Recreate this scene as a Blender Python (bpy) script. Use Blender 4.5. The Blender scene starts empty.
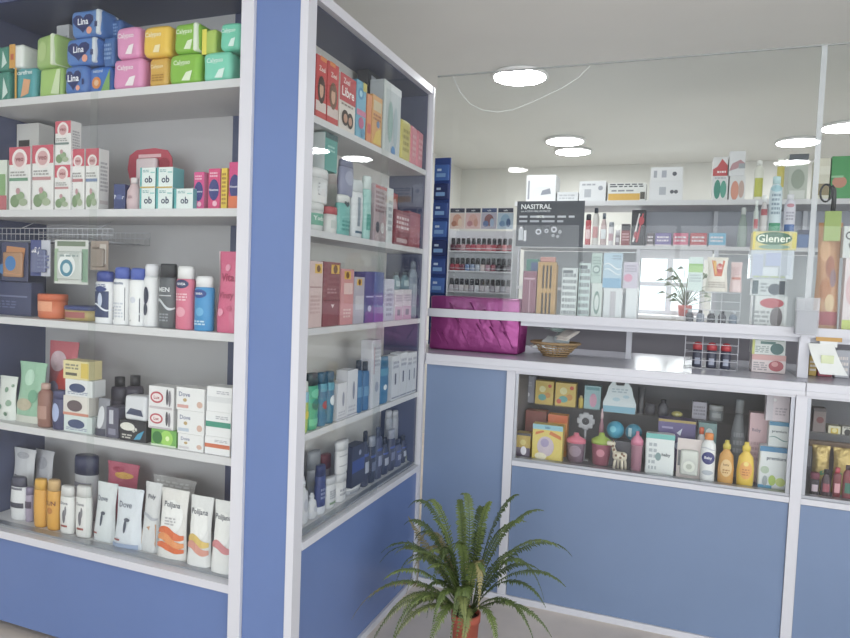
import bpy, math, random
from mathutils import Vector, Matrix
random.seed(7)
PI = math.pi
C = bpy.context.scene.collection
scene = bpy.context.scene

# ------------------------------------------------------------------ camera
YAW, PITCH, ROLL, FOC = 0.3621668, 0.05187526, 0.03828865, 656.02
EYE = Vector((0, 0, 1.4))
cy, sy, cp, sp = math.cos(YAW), math.sin(YAW), math.cos(PITCH), math.sin(PITCH)
FWD = Vector((-sy*cp, cy*cp, -sp))
RT = Vector((cy, sy, 0)); UP = RT.cross(FWD)
RR = RT*math.cos(ROLL) + UP*math.sin(ROLL)
UU = -RT*math.sin(ROLL) + UP*math.cos(ROLL)
cam = bpy.data.cameras.new('camera'); co = bpy.data.objects.new('camera', cam); C.objects.link(co)
cam.sensor_fit = 'HORIZONTAL'; cam.sensor_width = 36; cam.lens = FOC/850*36
co.matrix_world = Matrix(((RR.x, UU.x, -FWD.x, EYE.x), (RR.y, UU.y, -FWD.y, EYE.y), (RR.z, UU.z, -FWD.z, EYE.z), (0, 0, 0, 1)))
scene.camera = co

def at(x, y, ax, val):
    """the point of the photograph (x, y) on the plane ax = val"""
    d = RR*((x-425)/FOC) + UU*(-(y-319)/FOC) + FWD
    i = 'xyz'.index(ax)
    return EYE + d*((val-EYE[i])/d[i])

# ------------------------------------------------------------------ materials
MATS = {}
def lin(h):
    h = h.lstrip('#')
    o = []
    for i in (0, 2, 4):
        c = int(h[i:i+2], 16)/255
        o.append(c/12.92 if c <= .04045 else ((c+.055)/1.055)**2.4)
    g = sum(o)/3; o = [max(.012, v*.88+g*.12) for v in o]      # washed-out haze put into every colour: greyed, blacks lifted
    return (*o, 1)
def mat(h, rough=.45, metal=0, key=None, alpha=None, emit=0, noise=0, bump=0, spec=.5, nscale=6):
    k = (h, rough, metal, alpha, emit, noise, bump, spec, nscale)
    if k in MATS: return MATS[k]
    m = bpy.data.materials.new('surface_' + h.strip('#')); m.use_nodes = True
    nt = m.node_tree; b = nt.nodes['Principled BSDF']
    b.inputs['Base Color'].default_value = lin(h); b.inputs['Roughness'].default_value = rough
    b.inputs['Metallic'].default_value = metal; b.inputs['Specular IOR Level'].default_value = spec
    if emit:
        b.inputs['Emission Color'].default_value = lin(h); b.inputs['Emission Strength'].default_value = emit
    if noise or bump:
        tc = nt.nodes.new('ShaderNodeTexCoord'); n = nt.nodes.new('ShaderNodeTexNoise')
        n.inputs['Scale'].default_value = nscale; n.inputs['Detail'].default_value = 5
        nt.links.new(tc.outputs['Object'], n.inputs['Vector'])
        if noise:
            r = nt.nodes.new('ShaderNodeValToRGB'); c = lin(h)
            r.color_ramp.elements[0].position = .3; r.color_ramp.elements[1].position = .7
            r.color_ramp.elements[0].color = tuple(max(0, v*(1-noise)) for v in c[:3]) + (1,)
            r.color_ramp.elements[1].color = tuple(min(1, v*(1+noise)) for v in c[:3]) + (1,)
            nt.links.new(n.outputs['Fac'], r.inputs['Fac']); nt.links.new(r.outputs['Color'], b.inputs['Base Color'])
        if bump:
            bp = nt.nodes.new('ShaderNodeBump'); bp.inputs['Strength'].default_value = bump
            bp.inputs['Distance'].default_value = .01
            nt.links.new(n.outputs['Fac'], bp.inputs['Height']); nt.links.new(bp.outputs['Normal'], b.inputs['Normal'])
    if alpha is not None:      # clear plastic: part see-through, part coloured
        out = nt.nodes['Material Output']; mx = nt.nodes.new('ShaderNodeMixShader'); tr = nt.nodes.new('ShaderNodeBsdfTransparent')
        mx.inputs[0].default_value = alpha
        nt.links.new(tr.outputs[0], mx.inputs[1]); nt.links.new(b.outputs[0], mx.inputs[2]); nt.links.new(mx.outputs[0], out.inputs[0])
    MATS[k] = m
    return m
def glass_mat(name, ior=1.4, tint=(.97, .985, .98, 1), gain=1.0):   # thin pane: reflects on its outer face only
    m = bpy.data.materials.new(name); m.use_nodes = True; nt = m.node_tree
    nt.nodes.remove(nt.nodes['Principled BSDF'])
    out = nt.nodes['Material Output']; mx = nt.nodes.new('ShaderNodeMixShader')
    tr = nt.nodes.new('ShaderNodeBsdfTransparent'); gl = nt.nodes.new('ShaderNodeBsdfGlossy'); fr = nt.nodes.new('ShaderNodeFresnel')
    tr.inputs[0].default_value = tint; gl.inputs['Roughness'].default_value = .0; fr.inputs[0].default_value = ior
    mu = nt.nodes.new('ShaderNodeMath'); mu.operation = 'MULTIPLY'; mu.inputs[1].default_value = gain; mu.use_clamp = True
    ge = nt.nodes.new('ShaderNodeNewGeometry'); iv = nt.nodes.new('ShaderNodeMath'); iv.operation = 'SUBTRACT'; iv.inputs[0].default_value = gain
    nt.links.new(ge.outputs['Backfacing'], iv.inputs[1]); iv.use_clamp = False
    iw = nt.nodes.new('ShaderNodeMath'); iw.operation = 'MAXIMUM'; iw.inputs[1].default_value = 0
    nt.links.new(iv.outputs[0], iw.inputs[0]); nt.links.new(iw.outputs[0], mu.inputs[1])
    nt.links.new(fr.outputs[0], mu.inputs[0]); nt.links.new(mu.outputs[0], mx.inputs[0])
    nt.links.new(tr.outputs[0], mx.inputs[1]); nt.links.new(gl.outputs[0], mx.inputs[2]); nt.links.new(mx.outputs[0], out.inputs[0])
    return m
GLASS = glass_mat('window_glass', 1.45)
CASEGLASS = glass_mat('case_glass', 1.5, (.97, .98, .975, 1))
ALU = mat('#cfd0d9', .35, 0, spec=.6)
ALUD = mat('#a9adb6', .35, .6)
BLUE = mat('#5f79b0', .3, spec=.5, noise=.03, nscale=3)
BLUEC = mat('#7086aa', .32, spec=.5, noise=.03, nscale=3)
NAVY = mat('#50587c', .4)
WBOARD = mat('#d9d8dc', .5)
GBOARD = mat('#c9c7cb', .6)

# ------------------------------------------------------------------ mesh builder
class MB:
    def __init__(s): s.v = []; s.f = []; s.m = []; s.sm = []; s.mats = []
    def mi(s, m):
        if isinstance(m, str): m = mat(m)
        if m not in s.mats: s.mats.append(m)
        return s.mats.index(m)
    def add(s, vs, fs, m, smooth=False):
        b = len(s.v); i = s.mi(m)
        s.v += [tuple(v) for v in vs]
        for f in fs: s.f.append([b+k for k in f]); s.m.append(i); s.sm.append(smooth)
    def box(s, x0, x1, y0, y1, z0, z1, m):
        vs = [(x, y, z) for x in (x0, x1) for y in (y0, y1) for z in (z0, z1)]
        s.add(vs, [(0, 1, 3, 2), (4, 6, 7, 5), (0, 4, 5, 1), (2, 3, 7, 6), (0, 2, 6, 4), (1, 5, 7, 3)], m)
    def rbox(s, cx, cy_, cz, hx, hy, hz, r, m, squish=0, seed=0, smooth=True, n=1):
        r = min(r, hx*.999, hy*.999, hz*.999); rnd = random.Random(seed)
        def ax(h):
            i = h-r; base = [i + r*.414, h]
            mids = [-i + 2*i*k/(n+1) for k in range(n+2)] if n else [-i, i]
            return [-b for b in reversed(base)] + mids + base
        A = [ax(hx), ax(hy), ax(hz)]; H = (hx, hy, hz); vs = {}; out = []; fs = []
        ph = [rnd.uniform(0, 6.28) for _ in range(6)]
        def vert(p):
            k = tuple(round(c, 6) for c in p)
            if k in vs: return vs[k]
            q = [max(-(h-r), min(h-r, c)) for c, h in zip(p, H)]
            d = Vector([a-b for a, b in zip(p, q)])
            if d.length > 0: d = d.normalized()*r
            P = [q[j]+d[j] for j in range(3)]
            if squish:
                w = squish
                P[0] += w*hx*math.sin(3*P[2]/hz+ph[0])*.5; P[1] += w*hy*math.sin(3*P[0]/hx+ph[1])*.5*(-1 if P[1] > 0 else 0)
                P[2] += w*hz*(math.sin(3.1*P[0]/hx+ph[2])*.4)*(1 if P[2] > 0 else 0)
            vs[k] = len(out); out.append((cx+P[0], cy_+P[1], cz+P[2])); return vs[k]
        for a in range(3):
            b, c = (a+1) % 3, (a+2) % 3
            for sg in (-1, 1):
                for i in range(len(A[b])-1):
                    for j in range(len(A[c])-1):
                        q = []
                        for (ii, jj) in ((i, j), (i+1, j), (i+1, j+1), (i, j+1)):
                            p = [0, 0, 0]; p[a] = sg*H[a]; p[b] = A[b][ii]; p[c] = A[c][jj]; q.append(vert(p))
                        if sg < 0: q.reverse()
                        fs.append(q)
        s.add(out, fs, m, smooth)
    def lathe(s, prof, m, seg=20, cx=0, cy_=0, ex=1, ey=1, cap=True, smooth=True):
        vs = []; fs = []
        for (r, z) in prof:
            for k in range(seg):
                a = 2*PI*k/seg; vs.append((cx+r*ex*math.cos(a), cy_+r*ey*math.sin(a), z))
        for i in range(len(prof)-1):
            for k in range(seg):
                k2 = (k+1) % seg; fs.append((i*seg+k, i*seg+k2, (i+1)*seg+k2, (i+1)*seg+k))
        if cap:
            fs.append(tuple(range(seg-1, -1, -1))); n = len(prof)-1; fs.append(tuple(n*seg+k for k in range(seg)))
        s.add(vs, fs, m, smooth)
    def tube(s, pts, r, m, seg=6, closed=False, taper=None):
        pts = [Vector(p) for p in pts]; n = len(pts); vs = []; fs = []; ref = Vector((.13, .27, .95))
        for i, p in enumerate(pts):
            if closed: t = pts[(i+1) % n]-pts[i-1]
            else: t = pts[min(i+1, n-1)]-pts[max(i-1, 0)]
            t.normalize(); a = t.cross(ref)
            if a.length < .1: a = t.cross(Vector((1, 0, 0)))
            a.normalize(); b = t.cross(a); rr = r if taper is None else r*(1-(1-taper)*i/(n-1))
            for k in range(seg):
                g = 2*PI*k/seg; vs.append(p+(a*math.cos(g)+b*math.sin(g))*rr)
        for i in range(n if closed else n-1):
            j = (i+1) % n
            for k in range(seg):
                k2 = (k+1) % seg; fs.append((i*seg+k, i*seg+k2, j*seg+k2, j*seg+k))
        if not closed: fs.append(tuple(range(seg-1, -1, -1))); fs.append(tuple((n-1)*seg+k for k in range(seg)))
        s.add(vs, fs, m, True)
    def build(s, name, parent=None, kind=None, loc=None, rz=0):
        me = bpy.data.meshes.new(name); me.from_pydata(s.v, [], s.f); me.update()
        for m in s.mats: me.materials.append(m)
        me.polygons.foreach_set('material_index', s.m); me.polygons.foreach_set('use_smooth', s.sm)
        o = bpy.data.objects.new(name, me); C.objects.link(o)
        if parent: o.parent = parent
        if kind: o['kind'] = kind
        if loc is not None: o.location = loc; o.rotation_euler = (0, 0, rz)
        return o
def bx(name, x0, x1, y0, y1, z0, z1, m, parent=None, kind=None, bev=0):
    b = MB()
    if bev: b.rbox((x0+x1)/2, (y0+y1)/2, (z0+z1)/2, abs(x1-x0)/2, abs(y1-y0)/2, abs(z1-z0)/2, bev, m, smooth=False, n=0)
    else: b.box(min(x0, x1), max(x0, x1), min(y0, y1), max(y0, y1), z0, z1, m)
    return b.build(name, parent, kind)
def tag(o, label, cat, group=None, kind=None):
    o['label'] = label; o['category'] = cat
    if group: o['group'] = group
    if kind: o['kind'] = kind
    return o
def thing(name, label, cat, loc=(0, 0, 0), rz=0, group=None):
    o = bpy.data.objects.new(name, None); C.objects.link(o); o.location = loc; o.rotation_euler = (0, 0, rz)
    o.empty_display_size = .05
    return tag(o, label, cat, group)

# ------------------------------------------------------------------ lettering
TXT = {}
def glyphs(t):
    if t in TXT: return TXT[t]
    cu = bpy.data.curves.new('lettering', 'FONT'); cu.body = t; cu.resolution_u = 2; cu.offset = .018; cu.align_x = 'LEFT'
    o = bpy.data.objects.new('lettering', cu); C.objects.link(o)
    dg = bpy.context.evaluated_depsgraph_get(); me = o.evaluated_get(dg).to_mesh()
    vs = [v.co.copy() for v in me.vertices]; fs = [tuple(p.vertices) for p in me.polygons]
    o.evaluated_get(dg).to_mesh_clear(); bpy.data.objects.remove(o); bpy.data.curves.remove(cu)
    x0 = min(v.x for v in vs); x1 = max(v.x for v in vs); y0 = min(v.y for v in vs); y1 = max(v.y for v in vs)
    TXT[t] = ([((v.x-x0)/(y1-y0), (v.y-y0)/(y1-y0)) for v in vs], fs, (x1-x0)/(y1-y0))
    return TXT[t]

def decor(b, items, fmap, w, h, curved=False, e0=.0004):
    """printed shapes laid on a surface: fmap(u, v, off) turns metres across / up into a point"""
    e = e0
    for it in items:
        k = it[0]; e += .00025
        if k == 'r':
            _, u0, v0, u1, v1, c = it
            nx, ny = (8, 5) if curved else (1, 1)
            vs = [fmap((u0+(u1-u0)*i/nx-.5)*w, (v0+(v1-v0)*j/ny)*h, e) for j in range(ny+1) for i in range(nx+1)]
            fs = [(j*(nx+1)+i, j*(nx+1)+i+1, (j+1)*(nx+1)+i+1, (j+1)*(nx+1)+i) for j in range(ny) for i in range(nx)]
            b.add(vs, fs, c, curved)
        elif k in 'deh':
            if k == 'd': _, cu, cv, r, c = it; ru = r*w; rv = r*w
            else: _, cu, cv, ru, rv, c = it; ru *= w; rv *= h
            n = 18; pts = []
            for i in range(n):
                a = 2*PI*i/n
                if k == 'h':
                    x = math.sin(a)**3; y = (13*math.cos(a)-5*math.cos(2*a)-2*math.cos(3*a)-math.cos(4*a))/15
                    pts.append((x*ru, y*rv))
                else: pts.append((-math.cos(a)*ru, -math.sin(a)*rv))
            vs = [fmap((cu-.5)*w, cv*h, e)] + [fmap((cu-.5)*w+x*.5, cv*h+y*.5, e) for x, y in pts] + [fmap((cu-.5)*w+x, cv*h+y, e) for x, y in pts]
            fs = [(0, 1+i, 1+(i+1) % n) for i in range(n)] + [(1+i, 1+n+i, 1+n+(i+1) % n, 1+(i+1) % n) for i in range(n)]
            b.add(vs, fs, c)
        elif k == 'p':
            _, pts, c = it
            b.add([fmap((u-.5)*w, v*h, e) for u, v in pts], [tuple(range(len(pts)))], c)
        elif k == 's':
            _, v0, amp, th, c = it; n = 12
            vs = []
            for i in range(n+1):
                u = i/n; vv = v0+amp*math.sin(u*5+.6)
                vs += [fmap((.03+.94*u-.5)*w, vv*h, e), fmap((.03+.94*u-.5)*w, (vv+th*(.5+.5*math.sin(u*PI)))*h, e)]
            b.add(vs, [(2*i, 2*i+2, 2*i+3, 2*i+1) for i in range(n)], c)
        elif k == 't':
            t, cu, cv, sz, c = it[1:6]; maxw = it[6] if len(it) > 6 else .86
            vs, fs, ar = glyphs(t); H = sz*h
            if H*ar > maxw*w: H = maxw*w/ar
            b.add([fmap((cu-.5)*w+(x-ar/2)*H, cv*h+(y-.5)*H, e) for x, y in vs], fs, c)
        elif k == 'l':      # small print: rows of short bars
            _, u0, v0, u1, v1, rows, c = it; rnd = random.Random(rows*7+int(u0*100))
            for q in range(rows):
                v = v1+(v0-v1)*(q+.5)/rows; hh = (v1-v0)/rows*.28; u = u0
                while u < u1-.04:
                    ww = min(rnd.uniform(.06, .2), u1-u)
                    b.add([fmap((a-.5)*w, bb*h, e) for a, bb in ((u, v-hh), (u+ww, v-hh), (u+ww, v+hh), (u, v+hh))], [(0, 1, 2, 3)], c)
                    u += ww+.04

# ------------------------------------------------------------------ kinds of goods; front faces -Y, origin at base centre
def col(c): return mat(c, .42) if isinstance(c, str) else c
def g_carton(w, d, h, c, dec, o, root):
    b = MB(); b.rbox(0, 0, h/2, w/2, d/2, h/2, .0012, col(c), smooth=False, n=0)
    decor(b, dec, lambda u, v, e: (u, -d/2-e, v), w, h)
    if o.get('side'):
        decor(b, o['side'], lambda u, v, e: (w/2+e, u, v), d, h); decor(b, o['side'], lambda u, v, e: (-w/2-e, -u, v), d, h)
    if o.get('sidecol'):
        for s in (1, -1): b.box(s*w/2-(.0003 if s < 0 else 0), s*w/2+(.0003 if s > 0 else 0), -d/2+.001, d/2-.001, .001, h-.001, col(o['sidecol']))
    return b, []
def g_pack(w, d, h, c, dec, o, root):
    b = MB(); r = min(w, d, h)*o.get('r', .2); b.rbox(0, 0, h/2, w/2, d/2, h/2, r, mat(c, .3, bump=.25, nscale=25) if isinstance(c, str) else c, squish=.05, seed=int(w*1e5), n=3)
    decor(b, dec, lambda u, v, e: (u, -d/2-e-.0008, v), w, h, False)
    if o.get('strip'):       # end fold of another colour
        b.rbox(w/2-.012, 0, h/2, .009, d/2+.001, h/2-r*.2, r*.4, col(o['strip']), n=0)
    return b, []
PROF = {
 'shampoo': ([(0, .0), (.44, 0), (.5, .03), (.5, .68), (.46, .78), (.3, .85), (.24, .87)], [(.3, .87), (.3, .985), (.27, 1)]),
 'lotion': ([(0, 0), (.42, 0), (.46, .03), (.5, .4), (.47, .76), (.44, .79)], [(.46, .79), (.43, .97), (.38, 1)]),
 'stick': ([(0, 0), (.46, 0), (.5, .03), (.5, .5), (.48, .66), (.46, .7)], [(.48, .7), (.48, .9), (.4, .97), (.25, 1)]),
 'spray': ([(0, 0), (.47, 0), (.5, .02), (.5, .76), (.44, .8)], [(.44, .8), (.44, .96), (.36, 1)]),
 'flask': ([(0, 0), (.4, 0), (.48, .03), (.5, .3), (.44, .6), (.25, .78), (.2, .82)], [(.26, .82), (.26, .98), (.22, 1)]),
 'jar': ([(0, 0), (.46, 0), (.5, .05), (.5, .6), (.46, .66)], [(.5, .66), (.5, .96), (.46, 1)]),
 'baby': ([(0, 0), (.4, 0), (.48, .04), (.5, .35), (.42, .66), (.22, .76), (.2, .8)], [(.24, .8), (.24, .9), (.15, .93), (.13, 1)]),
 'cup': ([(0, 0), (.36, 0), (.4, .03), (.48, .62), (.5, .66)], [(.5, .66), (.5, .78), (.3, .86), (.16, .9), (.12, 1)]),
 'square': ([(0, 0), (.46, 0), (.5, .02), (.5, .74), (.45, .8), (.2, .82)], [(.3, .82), (.3, 1)]),
 'tub': ([(0, 0), (.44, 0), (.5, .06), (.5, .72)], [(.52, .72), (.52, .95), (.48, 1)]),
}
def g_bottle(w, d, h, c, dec, o, root):
    body, cap = PROF[o['style']]; c1 = col(c)
    if o.get('clear'): c1 = mat(c, .15, alpha=o['clear'])
    def sup(prof, mm, b):
        b.lathe([(r*w, z*h) for r, z in prof], mm, 20, ey=d/w)
    b = MB(); sup(body[1:], c1, b)
    def rad(v):
        z = v/h; P = body[1:]
        for (r0, z0), (r1, z1) in zip(P, P[1:]):
            if z <= z1 and z1 > z0: return (r0+(r1-r0)*max(0, (z-z0))/(z1-z0))*w
        return P[-1][0]*w
    def fm(u, v, e):
        R = rad(v); s = max(-.97, min(.97, u/(R if R > 1e-4 else 1))); e = e*1.3+.0006
        return ((R+e)*s, -(R+e)*math.sqrt(1-s*s)*d/w-.0002, v)
    decor(b, dec, fm, w, h, True)
    k = MB(); sup(cap, col(o.get('cap', '#f0f0f2')), k)
    if o['style'] in ('shampoo', 'spray'):
        k.lathe([(.2*w, h), (.2*w, h*1.004)], col(o.get('cap', '#f0f0f2')), 12, ey=d/w)
    return b, [('cap' if o['style'] not in ('jar', 'tub', 'cup') else 'lid', k)]
def g_pouch(w, d, h, c, dec, o, root):
    b = MB(); n, m_ = 10, 12; lean = o.get('lean', .12)
    def th(u, v):
        a = max(0., 1-abs(u)**2.6); t = min(1., v/h)
        return (.0012 + d/2*a**.6*(min(1, .75+t*1.2) if t < .25 else (1-t)**.55*1.13))
    def wid(v): t = v/h; return .5*w*(.93+.07*math.cos(t*5))
    def wob(u, t): return .012*w*math.sin(9*t+u*4+w*300)*math.sin(7*u+2)
    def fm(u, v, e): un = u/(.5*w); vv = min(max(v, 0), h); return (u*wid(vv)/(.5*w), -th(un, vv)-wob(un, vv/h)-e*2-.0006+lean*vv*.5, vv)
    mm = mat(c, .28, bump=.3, nscale=30) if isinstance(c, str) else c
    for sg in (-1, 1):
        vs = []; fs = []
        for j in range(m_+1):
            for i in range(n+1):
                un = -1+2*i/n; v = h*j/m_; vs.append((un*wid(v), sg*th(un, v)-wob(un, v/h)+lean*v*.5, v))
        for j in range(m_):
            for i in range(n):
                q = (j*(n+1)+i, j*(n+1)+i+1, (j+1)*(n+1)+i+1, (j+1)*(n+1)+i); fs.append(q if sg < 0 else q[::-1])
        b.add(vs, fs, mm, True)
    vs = [(( -1+2*i/n)*wid(0), sg*th(-1+2*i/n, 0), 0) for sg in (-1, 1) for i in range(n+1)]
    b.add(vs, [(i, n+1+i, n+2+i, i+1) for i in range(n)], mm)
    for j in range(3): b.box(-w*.47, w*.47, -.0022+lean*h*.5, .0022+lean*h*.5, h*(.955+.014*j), h*(.962+.014*j), mm)
    decor(b, dec, fm, w, h, True)
    return b, []
def g_card(w, d, h, c, dec, o, root):      # hanging blister: thin card, clear bubble with the goods in it
    b = MB(); b.box(-w/2, w/2, 0, .0012, 0, h, col(c))
    b.rbox(0, -.0005-d*.4, h*.42, w*.36, d*.4, h*.32, .01, mat(o.get('goods', '#d8d8dc'), .2), n=0)
    decor(b, dec, lambda u, v, e: (u, -e-.0002-(d*.8 if (.1*h < v < .74*h and abs(u) < .36*w) else 0), v), w, h)
    return b, []
def g_ball(w, d, h, c, dec, o, root):
    b = MB(); P = [(math.sin(a)*w/2, h/2-math.cos(a)*h/2) for a in [PI*k/12 for k in range(13)]]
    P[0] = (.001, 0); P[-1] = (.001, h); b.lathe(P, col(c), 18, ey=d/w)
    decor(b, dec, lambda u, v, e: (u, -d/2*math.sqrt(max(.02, 1-(u/w*2)**2-((v-h/2)/h*2)**2))-e*2-.001, v), w, h, True)
    return b, []
KIND = dict(carton=g_carton, pack=g_pack, bottle=g_bottle, pouch=g_pouch, card=g_card, ball=g_ball)
NAME = {}
TOP = {}
def item(kind, name, x0, x1, yt, plane, base, label, cat, c, dec=(), d=None, key=None, group=None, gap=.0012, dz=0, turn=None, h=None, **o):
    ax, val = plane
    zb = TOP[base] if isinstance(base, str) else base
    pm = at((x0+x1)/2, yt, ax, val)
    H = h or max(.02, pm.z - zb - dz)
    if dz: zb += dz
    zc = zb+H/2
    def across(px):      # point on the front plane at height zc seen at column px
        lo, hi = 0., 638.
        for _ in range(30):
            mid = (lo+hi)/2
            if at(px, mid, ax, val).z > zc: lo = mid
            else: hi = mid
        p = at(px, lo, ax, val); return p.x if ax == 'y' else p.y
    lo, hi = 0, 0
    a, b_ = across_fast(x0, zc, ax, val), across_fast(x1, zc, ax, val)
    W = abs(b_-a)-gap*2; mid = (a+b_)/2
    if ax == 'x': mid = min(mid, 2.806-W/2)                    # stay clear of the cabinet's end panel
    elif abs(val-YA) < .33: mid = max(XL+.003+W/2, min(mid, XR-.018-W/2))
    if d is None: d = {'carton': .055, 'pack': .08, 'pouch': .045, 'card': .02}.get(kind, W*.7)
    if kind in ('bottle',): d = min(d, W) if o.get('flat', 1) else W
    if kind == 'ball': d = W*.9
    off = d/2 if kind != 'card' else .002
    loc = (mid, val+off, zb) if ax == 'y' else (val-off, mid, zb)
    rz = (0 if ax == 'y' else PI/2) + (turn or 0)
    root = thing(name, label, cat, loc, rz, group)
    body, parts = KIND[kind](W, d, H, c, list(dec), o, root)
    if parts:
        body.build('body', root)
        for n_, pb in parts: pb.build(n_, root)
    else:      # one mesh: the thing itself
        bpy.data.objects.remove(root)
        ob = body.build(name, None, None, loc, rz); tag(ob, label, cat, group); root = ob
    if key: TOP[key] = zb+H+.0004
    return root
def across_fast(px, zc, ax, val):
    # solve at(px, y).z == zc on the plane; linear rational in y, a few secant steps are enough
    y0, y1 = 100., 500.
    f = lambda y: at(px, y, ax, val).z-zc
    a, b = f(y0), f(y1)
    for _ in range(12):
        if abs(b-a) < 1e-12: break
        y2 = y1-b*(y1-y0)/(b-a); y0, a = y1, b; y1, b = y2, f(y2)
    p = at(px, y1, ax, val); return p.x if ax == 'y' else p.y

# ================================================================== THE ROOM
CEIL = 2.62
WALL = mat('#e2e1db', .8, noise=.02); CEILM = mat('#e6e6e2', .85, noise=.02, nscale=2)
FLOORM = mat('#d2c6bc', .35, noise=.12, nscale=3)
def struct(n, *a, **k): return bx(n, *a, kind='structure', **k)
struct('floor', -3.3, 3.2, -3.7, 6.8, -.1, 0, FLOORM)
struct('ceiling', -3.3, 3.2, -3.7, 6.8, CEIL, CEIL+.1, CEILM)
struct('wall_left', -3.3, -3.2, -3.7, 2.2, 0, CEIL, WALL)
struct('wall_partition', -3.2, -1.38, 2.12, 2.2, 0, CEIL, WALL)
struct('wall_back_left', -2.25, -2.15, 2.2, 6.8, 0, CEIL, WALL)
b = MB(); b.box(3.1, 3.2, -3.7, -2.6, 0, CEIL, WALL); b.box(3.1, 3.2, 1.6, 6.8, 0, CEIL, WALL)
b.box(3.1, 3.2, -2.6, 1.6, 0, .7, WALL); b.box(3.1, 3.2, -2.6, 1.6, 2.35, CEIL, WALL); b.build('wall_right', kind='structure')
b = MB()
for y in (-2.57, -1.2, .2, 1.57): b.box(3.12, 3.17, y-.03, y+.03, .7, 2.35, ALU)
for z in (.73, 2.32): b.box(3.12, 3.17, -2.6, 1.6, z-.03, z+.03, ALU)
b.build('added_side_window', kind='structure')  # unseen window, added as an opening for the side fill light
WY = 6.6
wl = at(604, 300, 'y', WY).x; wr = at(702, 300, 'y', WY).x; wb = at(650, 314, 'y', WY).z; wt = at(650, 247, 'y', WY).z
b = MB(); b.box(-2.15, wl, WY, WY+.15, 0, CEIL, WALL); b.box(wr, 3.1, WY, WY+.15, 0, CEIL, WALL)
b.box(wl, wr, WY, WY+.15, 0, wb, WALL); b.box(wl, wr, WY, WY+.15, wt, CEIL, WALL); b.build('wall_back', kind='structure')
b = MB(); 
for k in range(4):
    x = wl+(wr-wl)*k/3; b.box(x-.025, x+.025, WY+.03, WY+.08, wb, wt, ALU)
for z in (wb+.02, wb+(wt-wb)*.45, wt-.02): b.box(wl, wr, WY+.035, WY+.075, z-.02, z+.02, ALU)
w1 = b.build('window_1', kind='structure')
bx('pane', wl, wr, WY+.05, WY+.056, wb, wt, GLASS, parent=w1)
# shop front behind the camera, mostly glass
b = MB(); b.box(-3.2, 3.1, -3.7, -3.55, 2.4, CEIL, WALL); b.box(-3.2, -2.6, -3.7, -3.55, 0, 2.4, WALL); b.box(2.6, 3.1, -3.7, -3.55, 0, 2.4, WALL)
b.box(-2.6, 2.6, -3.7, -3.55, 0, .35, WALL); b.build('wall_front', kind='structure')
b = MB()
for k in range(5): b.box(-2.6+1.3*k-.03, -2.6+1.3*k+.03, -3.65, -3.6, .35, 2.4, ALU)
b.box(-2.6, 2.6, -3.65, -3.6, .35, .41, ALU); b.box(-2.6, 2.6, -3.65, -3.6, 2.34, 2.4, ALU)
b.build('window_2', kind='structure')

# ------------------------------------------------------------------ ceiling lights
LAMP = mat('#fdfeff', .5, emit=52)
lamp_lab = ['round white ceiling light nearest the camera, above the glass screen',
            'round ceiling light just behind and left of its close neighbour, far half of the ceiling',
            'round ceiling light farthest back in the left pair over the back room',
            'round ceiling light above the bottles beside the screen joint',
            'round ceiling light cut by the right picture edge']
for (px, py), lb in zip(((520, 75), (565, 140), (573, 150.5), (798, 141), (846, 126)), lamp_lab):
    p = at(px, py, 'z', CEIL-.005)
    t = thing('ceiling_light', lb, 'ceiling light', (p.x, p.y, CEIL), 0, 'round ceiling lights')
    b = MB(); b.lathe([(.155, -.001), (.165, -.012), (.15, -.022), (.145, -.018)], '#f4f4f4', 32); b.build('rim', t)
    b = MB(); b.lathe([(.001, -.024), (.146, -.022)], LAMP, 32, cap=False); b.build('diffuser', t)
for i, (x, y) in enumerate(((-1.6, -.6), (.9, -.6))):  # unseen lamps added for light and reflections in the front room
    t = thing('ceiling_light', 'added, unseen round ceiling light over the customer area, '+('left' if i == 0 else 'right')+' of the two behind the viewer', 'ceiling light', (x, y, CEIL), 0, 'round ceiling lights')
    b = MB(); b.lathe([(.155, -.001), (.165, -.012), (.15, -.022), (.145, -.018)], '#f4f4f4', 32); b.build('rim', t)
    b = MB(); b.lathe([(.001, -.024), (.146, -.022)], LAMP, 32, cap=False); b.build('diffuser', t)

# ------------------------------------------------------------------ light
def area(name, loc, rot, sx, sy_, power, colr=(1, 1, 1)):
    l = bpy.data.lights.new(name, 'AREA'); l.shape = 'RECTANGLE'; l.size = sx; l.size_y = sy_; l.energy = power; l.color = colr
    o = bpy.data.objects.new(name, l); C.objects.link(o); o.location = loc; o.rotation_euler = rot; return o
area('daylight_or_fill', (0, -3.8, 1.5), (PI/2, 0, 0), 5.0, 2.1, 115, (.93, .97, 1))
area('daylight_or_fill', (3.35, -.5, 1.55), (PI/2, 0, PI/2), 4.0, 1.6, 85, (.95, .98, 1))  # added fill from the right, brightens the angled cabinet's face
area('daylight_or_fill', (.25, 6.9, 1.5), (-PI/2, 0, 0), 1.2, 0.6, 25, (.95, .98, 1))
W = bpy.data.worlds.new('sky'); scene.world = W; W.use_nodes = True
W.node_tree.nodes['Background'].inputs[0].default_value = (.9, .95, 1, 1); W.node_tree.nodes['Background'].inputs[1].default_value = 1.6
scene.view_settings.view_transform = 'Standard'; scene.view_settings.look = 'None'
scene.cycles.transparent_max_bounces = 32; scene.cycles.max_bounces = 8; scene.cycles.sample_clamp_indirect = 4
scene.view_settings.gamma = 1; scene.view_settings.exposure = -0.12

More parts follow.
